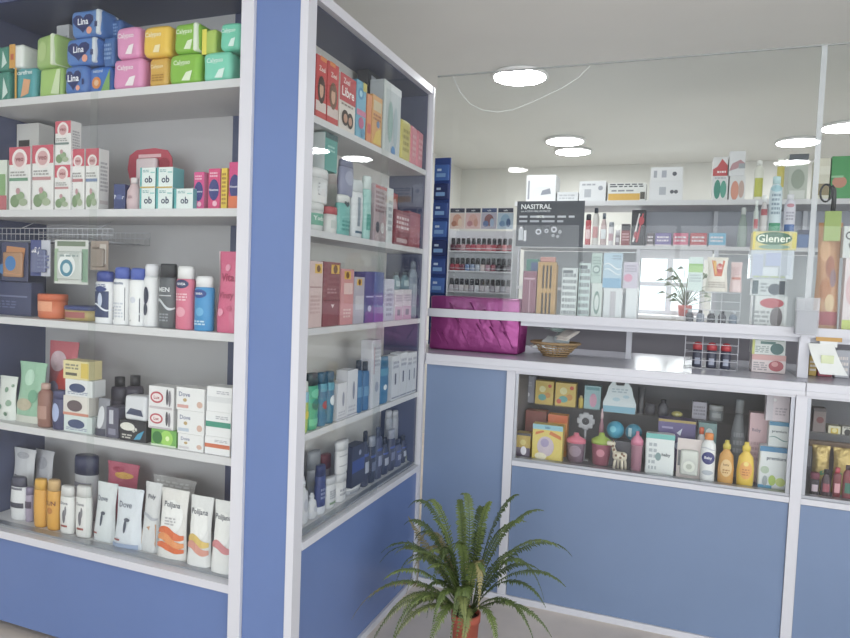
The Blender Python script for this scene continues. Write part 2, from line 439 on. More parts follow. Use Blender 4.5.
# ================================================================== CABINET A (facing the camera)
YA, YAB = 1.738, 2.07
XL, XR = -2.54, -1.285
SA = [2.031, 1.622, 1.218, .811, .402]
t = thing('display_cabinet', 'tall blue and white shop cabinet with five shelves behind sliding glass, filling the left edge', 'display cabinet', (0, 0, 0), 0, 'wall display cabinets')
bx('side_panel', XL-.02, XL, YA+.01, YAB+.02, 0, 2.4, NAVY, t)
bx('side_panel', XR-.014, XR-.001, YA+.03, YAB+.02, 0, 2.4, WBOARD, t)
b = MB(); b.box(XL, XR-.3, YAB, YAB+.02, .4, 2.38, GBOARD); b.box(XR-.3, XR-.014, YAB, YAB+.02, .4, 2.38, NAVY); b.build('back_panel', t)
bx('top_panel', XL, XR, YA+.01, YAB+.02, 2.38, 2.40, NAVY, t)
bx('base_panel', XL, XR-.014, YA+.012, YAB, .04, .378, BLUE, t)
for i, z in enumerate(SA):
    bx('shelf', XL+.001, XR-.016, YA+(.02 if i < 4 else .03), YAB-.001, z-.026, z, WBOARD, t)
bx('corner_post', XR-.014, XR+.032, YA-.012, YA+.03, 0, 2.4, ALU, t)
bx('bottom_rail', XL, XR-.014, YA-.006, YA+.03, .374, .402, ALU, t)
bx('sliding_track', XL, XR-.014, YA+.032, YA+.062, .402, .409, ALUD, t)
bx('glass_door', XL, -1.90, YA+.002, YA+.006, .41, 2.37, CASEGLASS, t)
bx('glass_door', -1.94, XR-.016, YA+.010, YA+.014, .41, 2.37, CASEGLASS, t)
# ================================================================== CABINET B (at right angles)
XB, XBB, YB0, YB1 = -1.069, -1.268, 1.738, 2.83
SB = [1.919, 1.563, 1.246, .905, .577]
t = thing('display_cabinet', 'narrow blue display cabinet set at a right angle, its glass side facing the counter', 'display cabinet', (0, 0, 0), 0, 'wall display cabinets')
bx('end_panel', XR+.033, XB-.012, YB0, YB0+.018, 0, 2.29, BLUE, t)
bx('corner_post', XB-.024, XB+.003, YB0-.003, YB0+.046, 0, 2.29, ALU, t)
bx('corner_post', XB-.02, XB+.006, YB1-.022, YB1-.001, 0, 2.29, ALU, t)
bx('back_panel', XBB-.012, XBB, YB0+.04, YB1, .5, 2.28, mat('#e9e5e0', .6), t)
bx('end_panel', XBB, XB-.0205, YB1-.02, YB1-.002, 0, 2.28, NAVY, t)
bx('top_panel', XBB, XB-.021, YB0+.02, YB1-.021, 2.255, 2.275, NAVY, t)
bx('top_rail', XB-.02, XB+.004, YB0+.047, YB1-.023, 2.258, 2.29, ALU, t)
bx('base_panel', XB-.03, XB-.008, YB0+.047, YB1-.023, .03, .54, BLUE, t)
bx('skirting', XB-.03, XB+.002, YB0+.047, YB1-.023, 0, .028, ALU, t)
bx('bottom_rail', XB-.02, XB+.006, YB0+.047, YB1-.023, .541, .566, ALU, t)
bx('sliding_track', XB-.045, XB-.021, YB0+.047, YB1-.023, .567, .576, ALUD, t)
for i, z in enumerate(SB):
    bx('shelf', XBB+.001, XB-(.018 if i < 4 else .047), YB0+.047, YB1-.021, z-.022, z, WBOARD, t)
bx('glass_door', XB-.006, XB-.002, YB0+.047, 2.36, .567, 2.25, CASEGLASS, t)
bx('glass_door', XB-.016, XB-.012, 2.32, YB1-.023, .567, 2.25, CASEGLASS, t)

# ================================================================== COUNTER
YC = 2.83; CT = 1.085
TOPM = mat('#b9bac8', .25, noise=.03)
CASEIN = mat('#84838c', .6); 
def unit(name, label, x0, x1, glazed, grp=None):
    t = thing(name, label, 'counter', ((x0+x1)/2, YC, 0), 0, grp)
    def B(n, a, b_, c, d, e, f, m): 
        q = bx(n, a-(x0+x1)/2, b_-(x0+x1)/2, c-YC, d-YC, e, f, m, t); return q
    B('skirting', x0, x1, YC-.004, YC+.02, 0, .028, ALU)
    top = .615 if glazed else 1.036
    B('front_panel', x0+(.04 if glazed else .001), x1, YC+.004, YC+.02, .029, top, BLUEC)
    if glazed: B('post', x0, x0+.038, YC-.004, YC+.03, .029, 1.036, ALU)
    if glazed:
        B('bottom_rail', x0+.039, x1, YC-.003, YC+.025, .618, .640, ALU)
        B('sliding_track', x0+.039, x1, YC+.004, YC+.04, .641, .652, ALUD)
        B('top_rail', x0+.039, x1, YC-.001, YC+.03, 1.026, 1.036, ALU)
        B('case_floor', x0+.039, x1, YC+.045, 3.4, .60, .640, CASEIN)
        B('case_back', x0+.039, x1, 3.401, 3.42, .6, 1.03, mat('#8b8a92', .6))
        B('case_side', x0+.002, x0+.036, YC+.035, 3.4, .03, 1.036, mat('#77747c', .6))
        B('glass_shelf', x0+.045, x1-.002, 3.10, 3.38, .845, .851, CASEGLASS)
        mid = (x0+x1)/2
        B('inner_frame', x0+.039, x0+.052, YC+.006, YC+.02, .653, 1.025, ALUD)
        B('inner_frame', x1-.014, x1-.001, YC+.006, YC+.02, .653, 1.025, ALUD)
        B('glass_door', x0+.053, x1-.015, YC+.010, YC+.014, .653, 1.025, CASEGLASS)
    else: B('side_panel', x0, x0+.02, YC+.035, 3.4, .03, 1.036, BLUEC)
    return t
unit('counter_unit', 'plain blue panelled counter unit behind the fern, beside the angled cabinet', -1.056, -.675, False, 'blue counter units')
unit('glass_counter_unit', 'blue counter unit with a glazed case full of baby goods', -.674, .452, True, 'blue counter units')
unit('glass_counter_unit', 'blue counter unit with dark gift goods, cut by the right edge', .453, 1.42, True, 'blue counter units')
def worktop(x0, x1, lab):
    t = thing('worktop', lab, 'worktop', ((x0+x1)/2, YC, 1.04), 0, 'counter worktops')
    h = (x1-x0)/2
    bx('slab', -h-(.25 if x0 < -1 else 0), h, 0.002, .78, .001, CT-1.04, TOPM, t)
    bx('edge_trim', -h, h, -.012, -.0005, -.002, CT-1.04+.001, ALU, t, bev=.003)
    bx('lower_trim', -h, h, -.018, -.0125, -.002, .014, ALU, t)
worktop(-1.056, .4805, 'long pale grey counter worktop with white metal edge under the glass screen')
worktop(.4825, 1.42, 'short section of grey worktop right of the joint at the screen post')

# ------------------------------------------------------------------ glass screen on the counter
YS = 3.0
t = thing('glass_screen', 'tall clear glass screen standing on the counter with a white metal rail', 'glass screen', (0, YS, CT))
def S(n, a, b_, c, d, e, f, m): return bx(n, a, b_, c-YS, d-YS, e-CT, f-CT, m, t)
S('rail', -1.12, 1.42, YS-.012, YS+.014, 1.249, 1.288, ALU)
S('post', .476, .514, YS-.010, YS+.012, CT+.001, 1.248, ALU)
S('pane', -1.118, .492, YS-.003, YS+.003, 1.289, 2.395, GLASS)
S('pane', .500, 1.42, YS-.003, YS+.003, 1.289, 2.395, GLASS)
S('joint_strip', .486, .506, YS-.0065, YS-.0035, 1.289, 2.395, mat('#d3dade', .15, alpha=.6))
S('top_trim', -1.118, 1.42, YS-.004, YS+.004, 2.396, 2.402, mat('#9ea3a3', .4))
# shelf behind the screen
t = thing('white_shelf', 'long white shelf just behind the glass screen holding displays', 'shelf', (0, 3.02, 1.24))
bx('board', -.664, 1.42, 0, .30, 0, .02, WBOARD, t); bx('bracket', -.205, -.18, .24, .265, CT-1.24, -.001, ALU, t); bx('bracket', .9, .925, .24, .265, CT-1.24, -.001, ALU, t)
bx('lip', -.664, 1.42, -.004, -.0005, -.012, .02, ALU, t)
SH = 1.2605

# ------------------------------------------------------------------ shelving at the back of the shop
YK = 4.2
k0 = at(515, 200, 'y', YK).x; 
kz1 = at(680, 200, 'y', YK).z; kz2 = at(680, 246, 'y', YK).z
t = thing('back_shelving', 'white shelving across the back room with cartons along its top', 'shelving', (0, YK, 0))
bx('base_cabinet', k0, 2.2, 0, .4, 0, 1.17, mat('#8d8b96', .6), t)
bx('counter_top', k0-.01, 2.2, -.02, .4, 1.171, 1.20, WBOARD, t)
bx('top_shelf', k0, 2.2, 0, .36, kz1-.03, kz1, WBOARD, t)
bx('upper_panel', at(640, 220, 'y', YK).x, 2.2, .32, .34, kz2+.001, kz1-.031, mat('#a9acb9', .35), t)
bx('middle_shelf', k0, 2.2, 0, .34, kz2-.022, kz2, WBOARD, t)
bx('lower_panel', at(640, 250, 'y', YK).x, at(713, 250, 'y', YK).x, .02, .04, at(680, 259, 'y', YK+.02).z, kz2-.023, mat('#eceaf0', .4), t)
zz = at(600, 292, 'y', YK).z
bx('low_shelf', k0, at(637, 288, 'y', YK).x, 0, .34, zz, zz+.02, WBOARD, t)
for px in (517, 638, 716, 812): 
    x = at(px, 260, 'y', YK).x; bx('upright', x-.012, x+.012, .001, .04, 1.201, kz2-.023, ALU, t); bx('upright', x-.012, x+.012, .3, .318, kz2+.001, kz1-.031, ALU, t)
bx('back_sheet', k0, at(637, 288, 'y', YK).x, .345, .355, 1.201, kz2-.024, mat('#c6ccd0', .4), t)
bx('back_sheet', at(717, 288, 'y', YK).x, 2.2, .345, .355, 1.201, kz2-.024, mat('#c6ccd0', .4), t)

# ================================================================== GOODS IN CABINET A
def A(kind, name, x0, x1, yt, base, label, cat, c, dec=(), sb=.05, **o):
    if isinstance(base, int): base = SA[base-1]+.0004
    return item(kind, name, x0, x1, yt, ('y', YA+sb), base, label, cat, c, dec, **o)
WH = '#f2f2f4'
# ---- shelf 1: packs of pads
G1 = 'pad packs on the top shelf of the left cabinet'
def P1(x0, x1, yt, base, label, c, dec, **o): return A('pack', 'pad_pack', x0, x1, yt, base, label, 'pad pack', c, dec, group=G1, d=o.pop('d', .09), **o)
P1(-4, 9, 71, 1, 'dark green pad pack, lower one at the left picture edge on the top shelf', '#3f8f80', [('p', [(.5, .1), (.95, .3), (.6, .8)], '#d6ece6')], key='a')
P1(-4, 8, 46, 'a', 'dark green pad pack, upper one at the left picture edge', '#43907f', [('p', [(.5, .1), (.95, .3), (.6, .8)], '#d6ece6')])
P1(15, 35, 67, 1, 'teal pad pack with an orange figure, low beside the light green packs', '#4aa3ac', [('t', 'carefree', .5, .84, .14, '#e8f6f6'), ('p', [(.3, .1), (.7, .2), (.8, .6), (.45, .65)], '#e6a77a'), ('r', .0, 0, .1, 1, '#d9a441')], key='b')
P1(9.5, 22.5, 44, 'b', 'orange and white pad pack lying on the teal pack', '#eef0ee', [('r', 0, 0, .48, 1, '#e0a547'), ('r', .1, .35, .35, .6, '#c9643e')])
P1(38, 62, 67, 1, 'light green pad pack standing under the tilted one', '#a9cf6f', [('p', [(.55, .15), (.9, .1), (.95, .9), (.8, .9)], '#d5e6b8')], key='c')
P1(33, 59, 34, 'c', 'light green pad pack tilted on top of another, with a white fold', '#aed07a', [('e', .4, .5, .25, .3, '#c2dc92')], strip='#dfeacb', turn=-.25)
LD = lambda: [('h', .45, .52, .36, .36, '#23316f'), ('t', 'Lina', .45, .55, .24, '#f4f6ff', .62), ('d', .66, .2, .09, '#f0a58f'), ('r', .84, .3, .93, .5, '#23316f')]
P1(63.5, 86, 65, 1, 'blue pad pack with a dark heart, lowest of the stack of three', '#4a79c4', LD(), key='l1', sb=.03)
P1(65, 96, 37, 'l1', 'blue pad pack with a dark heart, middle of the stack of three', '#4f80cb', LD(), key='l2', sb=.03, strip='#e3e8f4')
P1(70, 100, 9, 'l2', 'blue pad pack with a dark heart, topmost of the stack of three', '#5284cc', LD(), sb=.03, strip='#e3e8f4')
P1(88, 111, 66, 1, 'bright blue pad pack with an orange sun', '#2f74cf', [('d', .38, .4, .2, '#ee8e3c'), ('d', .38, .4, .1, '#f7c49a'), ('p', [(.55, .02), (.97, .02), (.97, .85)], '#86b765'), ('t', 'natural', .45, .82, .12, '#cfe2fb')], key='n1')
P1(103, 114, 37, 'n1', 'plain mid blue pad pack resting on the bright blue sun pack', '#4674b8', [('l', .1, .2, .8, .8, 4, '#8fb0df')], sb=.06, key='n2')
P1(106, 121, 19, 'n2', 'blue pad pack at the back, just left of the pink packs', '#3f69ac', [('l', .1, .2, .8, .8, 4, '#8fb0df')], sb=.09)
CD = lambda k='#fbeff4': [('t', 'Calypso', .45, .68, .2, k, .7), ('p', [(.45, .12), (.72, .1), (.8, .42), (.6, .38)], k), ('e', .5, .5, .46, .46, None)][:2]
P1(112, 142, 58, 1, 'pink pad pack, lower of the pink pair', '#e58fc2', CD(), key='p1', sb=.03)
P1(115, 139, 26, 'p1', 'pink pad pack, upper of the pink pair', '#e894c6', CD(), sb=.03)
P1(148, 168, 57, 1, 'narrow amber pad pack under the yellow one', '#dfae43', [('t', 'Calypso', .45, .68, .16, '#f8e7b4', .7), ('l', .2, .2, .8, .45, 3, '#b98628')], key='y1', sb=.04)
P1(142, 169, 25, 'y1', 'bright yellow pad pack, upper of the yellow pair', '#f4c63a', [('t', 'Calypso', .42, .68, .2, '#fdf3cc', .7), ('p', [(.42, .12), (.65, .1), (.7, .36), (.5, .34)], '#fbe9b5')], sb=.03)
P1(168, 199, 53, 1, 'green pad pack, lower of the green pair', '#8cc63f', CD('#eaf6d8'), key='g1', sb=.03)
P1(173, 198, 22, 'g1', 'green pad pack with a white end, upper of the green pair', '#8bc53f', CD('#eaf6d8'), sb=.03, strip='#e5eedc')
P1(202, 231, 51, 1, 'mint pad pack, lower of the mint pair', '#7ddcc0', CD('#e2f8f2'), key='m1', sb=.03)
P1(219, 240, 22, 'm1', 'mint pad pack, upper of the mint pair beside the corner post', '#72d8ba', CD('#e2f8f2'), sb=.03)
P1(202, 216, 29, 'm1', 'small yellow and green pad pack between the green and mint ones', '#b4cf5c', [('r', 0, 0, .35, 1, '#efe04f')], sb=.05)
A('carton', 'white_carton', 56, 69, 25, 1, 'whitish carton at the back behind the tilted light green pack', 'box', '#cfd0d6', [('l', .1, .5, .9, .9, 3, '#8b8ea0')], sb=.2, d=.07)

# ---- shelf 2: boxes of hair removal cream, tampons
def redtop(acc): return [('r', 0, .72, 1, 1, '#d2546a'), ('d', .5, .8, .36, '#f1e6e6'), ('d', .5, .8, .25, '#d9a7ab'), ('t', 'veo', .5, .8, .06, '#8c3a48', .4), ('r', .02, .46, .9, .51, acc),
     ('l', .08, .53, .8, .62, 2, '#a8a5a5'), ('e', .3, .14, .22, .1, '#7f9a72'), ('e', .55, .22, .2, .07, '#93ab86'), ('e', .7, .12, .2, .06, '#a9b79a'), ('e', .45, .3, .1, .05, '#c99ba2')]
G2 = 'red topped cream cartons on the second shelf'
def P2(x0, x1, yt, base, label, acc, **o): return A('carton', 'cream_carton', x0, x1, yt, base, label, 'box', '#eceaea', redtop(acc), group=G2, d=.045, side=[('r', .1, .1, .9, .16, '#d8cfd0'), ('l', .15, .3, .85, .8, 8, '#b9b6bd')], **o)
A('carton', 'green_carton', -6, 7, 160, 2, 'green and rose carton cut by the left picture edge, second shelf', 'box', '#dfe6dd', [('r', 0, .3, .9, .72, '#8cb27b'), ('r', 0, 0, 1, .3, '#c66a75')])
A('carton', 'white_carton', 9, 31, 124, 2, 'tall whitish carton behind the red topped cartons, far left', 'box', '#dedbd8', [('r', .1, .75, .6, .82, '#55504f'), ('l', .1, .5, .7, .7, 3, '#8b8786')], sb=.19, d=.07)
P2(9, 30.5, 147, 2, 'tall red topped cream carton with green band, first from the left', '#6f9e83', sb=.03)
P2(32, 53.5, 145, 2, 'tall red topped cream carton with pinkish band, second from the left', '#c58d92', sb=.03)
P2(54.5, 70.5, 165, 2, 'short red topped cream carton under another', '#c58d92', key='v3', sb=.03)
P2(55, 71, 121, 'v3', 'red topped cream carton stacked highest on the second shelf', '#7c8f8d', sb=.03)
P2(71.5, 84.5, 149, 2, 'slim red topped carton with pink lower half', '#c47f86', sb=.04)
P2(85.5, 99, 148.5, 2, 'slim red topped carton with pale blue lower half, rightmost of its row', '#7b8fb8', sb=.04)
A('bottle', 'cream_bottle', 123, 137, 177, 2, 'pale blush oval bottle leaning by the navy sachet', 'bottle', '#dfc3c9', [('t', 'silk', .5, .4, .1, '#b58f98')], style='flask', cap='#e8dadd')
A('carton', 'navy_carton', 113, 123, 184, 2, 'small navy carton with white writing beside the blush bottle', 'box', '#39457c', [('t', 'Nair', .5, .5, .3, '#e6e9f4'), ('e', .5, .5, .3, .1, '#59659a')], turn=.2)
b = MB(); p0 = at(127, 207, 'y', YA+.2); p1 = at(173, 147, 'y', YA+.2); w = p1.x-p0.x; h = p1.z-SA[1]-.001
pts = [(-.36, 0), (.36, 0), (.42, .45), (.5, .62), (.48, .85), (.38, .96), (.1, 1), (-.3, .98), (-.46, .9), (-.5, .7), (-.42, .45)]
for yy in (0, .003): b.add([(u*w, yy, v*h) for u, v in pts], [tuple(range(len(pts)))], '#c5455c')
n = len(pts); b.add([(u*w, yy, v*h) for yy in (0, .003) for u, v in pts], [(i, (i+1) % n, n+(i+1) % n, n+i) for i in range(n)], '#c5455c')
decor(b, [('e', .5, .55, .3, .24, '#e9b9c0'), ('e', .5, .5, .22, .2, '#f2e2e4'), ('r', .25, .86, .75, .91, '#eec1c8'), ('d', .82, .75, .12, '#a52d45')], lambda u, v, e: (u, -e, v), w, h)
b.rbox(0, -.012, h*.5, w*.22, .011, h*.34, .009, '#e6d3d8', n=0)
tag(b.build('razor_blister', None, None, (p0.x+w/2, YA+.2, SA[1]+.0006)), 'red fan shaped razor blister standing behind the turquoise cube boxes', 'blister pack')
OB = [('r', 0, .0, .12, 1, '#5ab4b8'), ('t', 'ob', .56, .42, .34, '#23325e', .55), ('r', .7, .72, .98, .78, '#9bd3d2'), ('l', .2, .75, .6, .9, 2, '#8fb8bd')]
for (x0, x1, yt, bs, ky, lb) in ((139.5, 155, 188, 2, 'o1', 'lower row, left'), (156, 172.5, 188, 2, 'o2', 'lower row, middle'), (174, 193, 188.5, 2, None, 'lower row, right'),
                         (140, 155.5, 167.5, 'o1', None, 'upper row, left'), (156.5, 173, 167, 'o2', None, 'upper row, right')):
    A('carton', 'tampon_box', x0, x1, yt, bs, 'white and turquoise cube box with dark lettering, '+lb, 'box', '#e8f1f0', OB+([('r', 0, 0, 1, .06, '#d8b44a')] if 'upper' in lb else []), sb=.03, key=ky, group='turquoise tampon boxes', sidecol='#6fb9bf')
PK = [('e', .5, .48, .44, .26, '#3a3f86'), ('t', 'Nosotras', .5, .48, .16, '#f1eefa', .8), ('d', .6, .14, .2, '#f6bad0'), ('l', .15, .78, .8, .92, 2, '#f7c3d8')]
A('carton', 'pink_carton', 193.5, 204, 172, 2, 'hot pink carton with a navy emblem, first from the left', 'box', '#e0468f', PK, sidecol='#e67fae', group='hot pink cartons')
A('carton', 'pink_carton', 208, 220, 168.5, 2, 'hot pink carton with a navy emblem, in the middle beside the yellow box', 'box', '#e0407f', PK, sidecol='#e67fae', group='hot pink cartons')
A('carton', 'yellow_carton', 220.8, 227.2, 168, 2, 'thin yellow carton between the pink ones', 'box', '#f0cf3c', [('l', .15, .1, .85, .9, 8, '#b07f2a')])
A('carton', 'pink_carton', 228.5, 241, 162, 2, 'hot pink carton with orange base, beside the corner post', 'box', '#e23d88', PK[:2]+[('r', 0, 0, 1, .28, '#ee7a4b')], group='hot pink cartons')

# ---- shelf 3: deodorants and bottles, hanging basket
def DEO(x0, x1, yt, label, c, cap, dec, st='spray', **o): return A('bottle', 'deodorant_bottle', x0, x1, yt, 3, label, 'bottle', c, dec, style=st, cap=cap, **o)
DEO(91, 109, 271, 'white deodorant with navy label and short blue cap, leftmost of the bottles', '#eeeef2', '#33479a', [('r', .12, .12, .88, .62, '#35426f'), ('e', .5, .45, .12, .14, '#c9d2ea'), ('s', .3, .06, .04, '#e8ecf6'), ('e', .5, .66, .3, .05, '#3b4a86'), ('l', .2, .7, .8, .76, 2, '#7b83a8')], sb=.03, d=.05)
DEO(109.5, 125, 267, 'white deodorant with slanted dark label and tall blue cap', '#f1f1f4', '#4a62bd', [('p', [(.12, .08), (.88, .08), (.88, .66), (.12, .3)], '#34384f'), ('l', .2, .12, .8, .4, 5, '#cfd3df'), ('t', 'rexona', .5, .72, .05, '#5a6a92', .6)], sb=.03, d=.05)
DEO(125.5, 140, 268, 'white deodorant with small oval emblem and tall blue cap', '#f3f3f5', '#4a62bd', [('p', [(.3, .08), (.88, .08), (.88, .5)], '#3a3e57'), ('d', .5, .45, .18, '#d9dce8'), ('s', .25, .05, .03, '#f0f0f4')], sb=.03, d=.05)
DEO(140, 154, 264, 'white deodorant behind, with a thin navy ring under its white cap', '#ededf1', '#e6e6ee', [('e', .42, .5, .2, .14, '#3c4058'), ('e', .4, .28, .16, .1, '#4a4e62')], sb=.04, d=.05)
DEO(154.5, 172, 263.5, 'dark grey body spray with black domed cap', '#5d6168', '#34363e', [('t', 'MEN', .5, .6, .07, '#dfe2e6'), ('s', .35, .07, .05, '#cdd2d8'), ('l', .25, .1, .75, .24, 3, '#9ba0a8'), ('r', .15, .5, .85, .515, '#c3c6cc')], 'lotion', sb=.03, d=.05)
DEO(172, 189.5, 266, 'pink body spray with a white cap', '#e0708f', '#efeef0', [('e', .5, .72, .36, .07, '#38406f'), ('t', 'NIVEA', .5, .72, .04, '#f4f4f8', .5), ('d', .5, .28, .24, '#eca1b5'), ('l', .2, .45, .8, .58, 3, '#f6c6d2')], sb=.03, d=.05)
DEO(190.5, 209, 276, 'sky blue body spray with a white cap, right of the pink one', '#2f95d4', '#efeff2', [('e', .45, .68, .36, .08, '#254a97'), ('t', 'NIVEA', .45, .68, .04, '#f4f4f8', .5), ('d', .5, .35, .2, '#63b4e4'), ('l', .2, .1, .8, .2, 2, '#bfe0f3')], sb=.03, d=.05)
A('pouch', 'cleansing_pouch', 213, 237, 251, 3, 'tall pink pouch with looping script beside the corner post', 'pouch', '#db5f8a', [('t', 'Vital', .55, .68, .17, '#a92f5b', .7), ('t', 'Vinsy', .5, .45, .14, '#b13b66', .7), ('d', .5, .8, .12, '#ee9cb9'), ('d', .3, .25, .14, '#ee9cb9'), ('d', .7, .3, .1, '#c94a79'), ('r', 0, 0, .06, 1, '#f4d6e0')], sb=.03, lean=.05)
# wire basket grid hung under shelf 2, with blister packs
b = MB(); zt, zbm = SA[1]-.062, SA[1]-.11
for z in (zt, zt-.022, zbm): b.tube([(XL+.02, YA+.10, z), (at(150, 232, 'y', YA+.28).x, YA+.10, z)], .0016, ALU); b.tube([(XL+.02, YA+.28, z), (at(150, 232, 'y', YA+.28).x, YA+.28, z)], .0016, ALU)
xe = at(150, 232, 'y', YA+.28).x; xs = XL+.02
n = 24
for i in range(n+1):
    x = xs+(xe-xs)*i/n
    b.tube([(x, YA+.10, zt), (x, YA+.10, zbm), (x, YA+.28, zbm), (x, YA+.28, zt)], .0011, ALU, 4)
for x in (xs+.1, xe-.1): b.tube([(x, YA+.19, SA[1]-.027), (x, YA+.12, zt)], .0016, ALU); 
for x in (xs+.1, xe-.1): b.tube([(x, YA+.12, zt), (x, YA+.10, zt)], .0016, ALU)
o = b.build('wire_basket', None, None, (0, 0, 0)); tag(o, 'long white wire basket hung under the second shelf of the left cabinet', 'wire basket')
def HANG(x0, x1, y0, y1, label, c, dec, **k):
    z = at((x0+x1)/2, y1, 'y', YA+.085).z
    return A('card', 'hanging_blister', x0, x1, y0, z, label, 'blister pack', c, dec, sb=.085, d=.015, group='blister packs hung from the wire basket', **k)
HANG(1, 28, 242, 281, 'dark blister card with orange and blue toy, leftmost on the wire basket', '#4c5072', [('p', [(.2, .2), (.85, .15), (.9, .85), (.2, .9)], '#c98a5a'), ('d', .45, .45, .2, '#3f7fc0'), ('d', .05, .3, .14, '#4a86c6')], goods='#b88a68')
HANG(30, 50, 240, 276, 'navy and white blister card with script, second on the wire basket', '#c9cbd8', [('r', 0, 0, .55, 1, '#48538f'), ('t', 'Saly', .42, .7, .2, '#f0f0f6'), ('l', .5, .2, .95, .6, 4, '#7178a0')], goods='#6d749c')
HANG(54, 88, 240, 284, 'pale blister card with a round blue and green badge, on the wire basket', '#dcdedb', [('r', .08, .86, .92, .97, '#7e8d78'), ('r', .0, .05, .12, .8, '#a4bda0'), ('r', .82, .05, 1, .8, '#8fae98'), ('d', .45, .42, .26, '#eef2f2'), ('d', .45, .36, .19, '#4d8ea8'), ('d', .45, .36, .11, '#d8e6ea'), ('l', .25, .6, .8, .76, 2, '#99aaaa')], goods='#cfd5d2')
HANG(90, 108, 241, 270, 'brown and grey blister card, rightmost on the wire basket', '#a9968c', [('r', .1, .1, .5, .8, '#7c6a62'), ('r', .55, .2, .9, .9, '#c9c0ba')], goods='#94857c')
A('carton', 'dark_carton', -6, 31, 282, 3, 'wide dark blue carton at the left picture edge, third shelf', 'box', '#4a5074', [('r', .1, .55, .9, .6, '#7d84a4'), ('l', .1, .2, .6, .45, 3, '#6a7196')], sb=.1)
A('bottle', 'orange_tub', 31.5, 55, 294, 3, 'orange tub standing beside the dark carton on the third shelf', 'tub', '#e2764a', [('r', .15, .3, .8, .7, '#f0a27c')], style='tub', cap='#d9693f', sb=.06)
A('bottle', 'cream_tub', 56, 89, 306, 3, 'low yellow tub with a navy lid on the third shelf', 'tub', '#c5ac6a', [('r', .2, .2, .8, .6, '#b0605f')], style='tub', cap='#3f4c86', sb=.06)

# ---- shelf 4: soaps
A('pouch', 'floral_pouch', -8, 11, 377, 4, 'white pouch with green sprigs cut by the left edge, fourth shelf', 'pouch', '#dfe3df', [('d', .6, .7, .1, '#7fa08a'), ('d', .8, .4, .12, '#90ad98'), ('d', .4, .3, .1, '#7fa08a'), ('d', .7, .15, .08, '#6f927b'), ('d', .9, .8, .06, '#8aa893')], sb=.05)
A('pouch', 'green_pouch', 11, 40, 363, 4, 'mint green pouch with pale flowers, fourth shelf', 'pouch', '#9cc9ad', [('d', .5, .75, .2, '#bfe3cd'), ('d', .7, .45, .16, '#78b394'), ('e', .4, .3, .3, .1, '#c4b9a0'), ('r', .0, .0, 1, .12, '#d8d9cf')], sb=.06)
A('pouch', 'red_pouch', 40, 71, 342, 4, 'red and pink crinkled pouch standing behind the small bottles, fourth shelf', 'pouch', '#c6606f', [('e', .4, .75, .3, .13, '#d7b9c4'), ('e', .65, .5, .2, .15, '#e04f4b'), ('e', .35, .4, .2, .1, '#8f88b0')], sb=.14)
A('bottle', 'brown_bottle', 34, 47, 384, 4, 'small brown bottle with pale cap in front of the green pouch', 'bottle', '#9a6b60', [('r', .15, .2, .85, .5, '#b98d80')], style='shampoo', cap='#c9a69b', sb=.03)
A('bottle', 'navy_bottle', 48.5, 61.5, 391, 4, 'small navy bottle with a pale oval, left of the soap stack', 'bottle', '#45466f', [('e', .5, .45, .26, .24, '#aab7e0')], style='lotion', cap='#4b4c76', sb=.03)
SO = [('e', .45, .5, .3, .28, '#45527c'), ('l', .1, .1, .9, .3, 2, '#9aa3bb')]
kk = None
for i, (x0, x1, yt, c, lab, dec) in enumerate((
   (63.5, 92, 416, '#d8e2e2', 'lowest of the left stack of four, pale teal', SO), (63, 89, 396.5, '#e3dcd6', 'second from below in the left stack of four', [('e', .45, .5, .3, .3, '#6a5a60'), ('r', 0, 0, 1, .14, '#d88f7a')]),
   (65, 92.5, 380, '#e6e7ea', 'third from below in the left stack of four', SO), (63, 89, 361, '#e8d9a0', 'yellow topped, topmost of the left stack of four', [('r', .7, .1, 1, .9, '#e2c552'), ('r', .1, .2, .55, .35, '#6a6557'), ('l', .1, .5, .6, .85, 2, '#9a957f')]))):
    A('carton', 'soap_carton', x0, x1, yt, kk or 4, 'soap carton, '+lab, 'soap box', c, dec, sb=.04, key='s%d' % i, d=.06, group='soap cartons on the fourth shelf'); kk = 's%d' % i
A('pouch', 'soap_pouch', 93, 106, 399, 4, 'dark and white refill pouch between soap stack and black bottles', 'pouch', '#8f8f9b', [('e', .5, .5, .3, .3, '#dcdde4'), ('r', .1, .0, .9, .2, '#4d4d60')], sb=.04, d=.03)
for (x0, x1, yt, lb) in ((107, 122, 377.5, 'left'), (122.5, 137.5, 376, 'right')):
    A('bottle', 'dark_bottle', x0, x1, yt, 4, 'dark purple brown bottle with square black cap, the '+lb+' of the pair behind the soaps', 'bottle', '#4a4557', [('r', .15, .2, .85, .55, '#5f5a70')], style='square', cap='#33323b', sb=.14, group='dark square capped bottles')
A('carton', 'dark_soap_carton', 106, 118.5, 407, 4, 'dark violet upright carton below the black bottles', 'soap box', '#5c5a70', [('r', .2, .1, .8, .3, '#8b8aa0'), ('r', .25, .45, .6, .9, '#c5c6d2')], sb=.04)
A('carton', 'black_soap_carton', 119.5, 146, 421, 4, 'black and white patterned soap carton with blue corner', 'soap box', '#35343c', [('e', .3, .7, .28, .2, '#e6e4dc'), ('t', 'Savage', .42, .6, .3, '#e9e7df', .7), ('p', [(.55, .1), (.8, .15), (.95, .6), (.7, .4)], '#3d9cc4'), ('l', .1, .1, .5, .35, 2, '#c9c6bf')], sb=.035, key='bk')
A('pack', 'soap_wrapper', 124, 146, 396, 'bk', 'white and slate wrapped soap resting on the black patterned carton', 'soap box', '#dcdde4', [('p', [(.1, .25), (.9, .2), (.8, .45), (.3, .5)], '#4c5372')], sb=.04, d=.05)
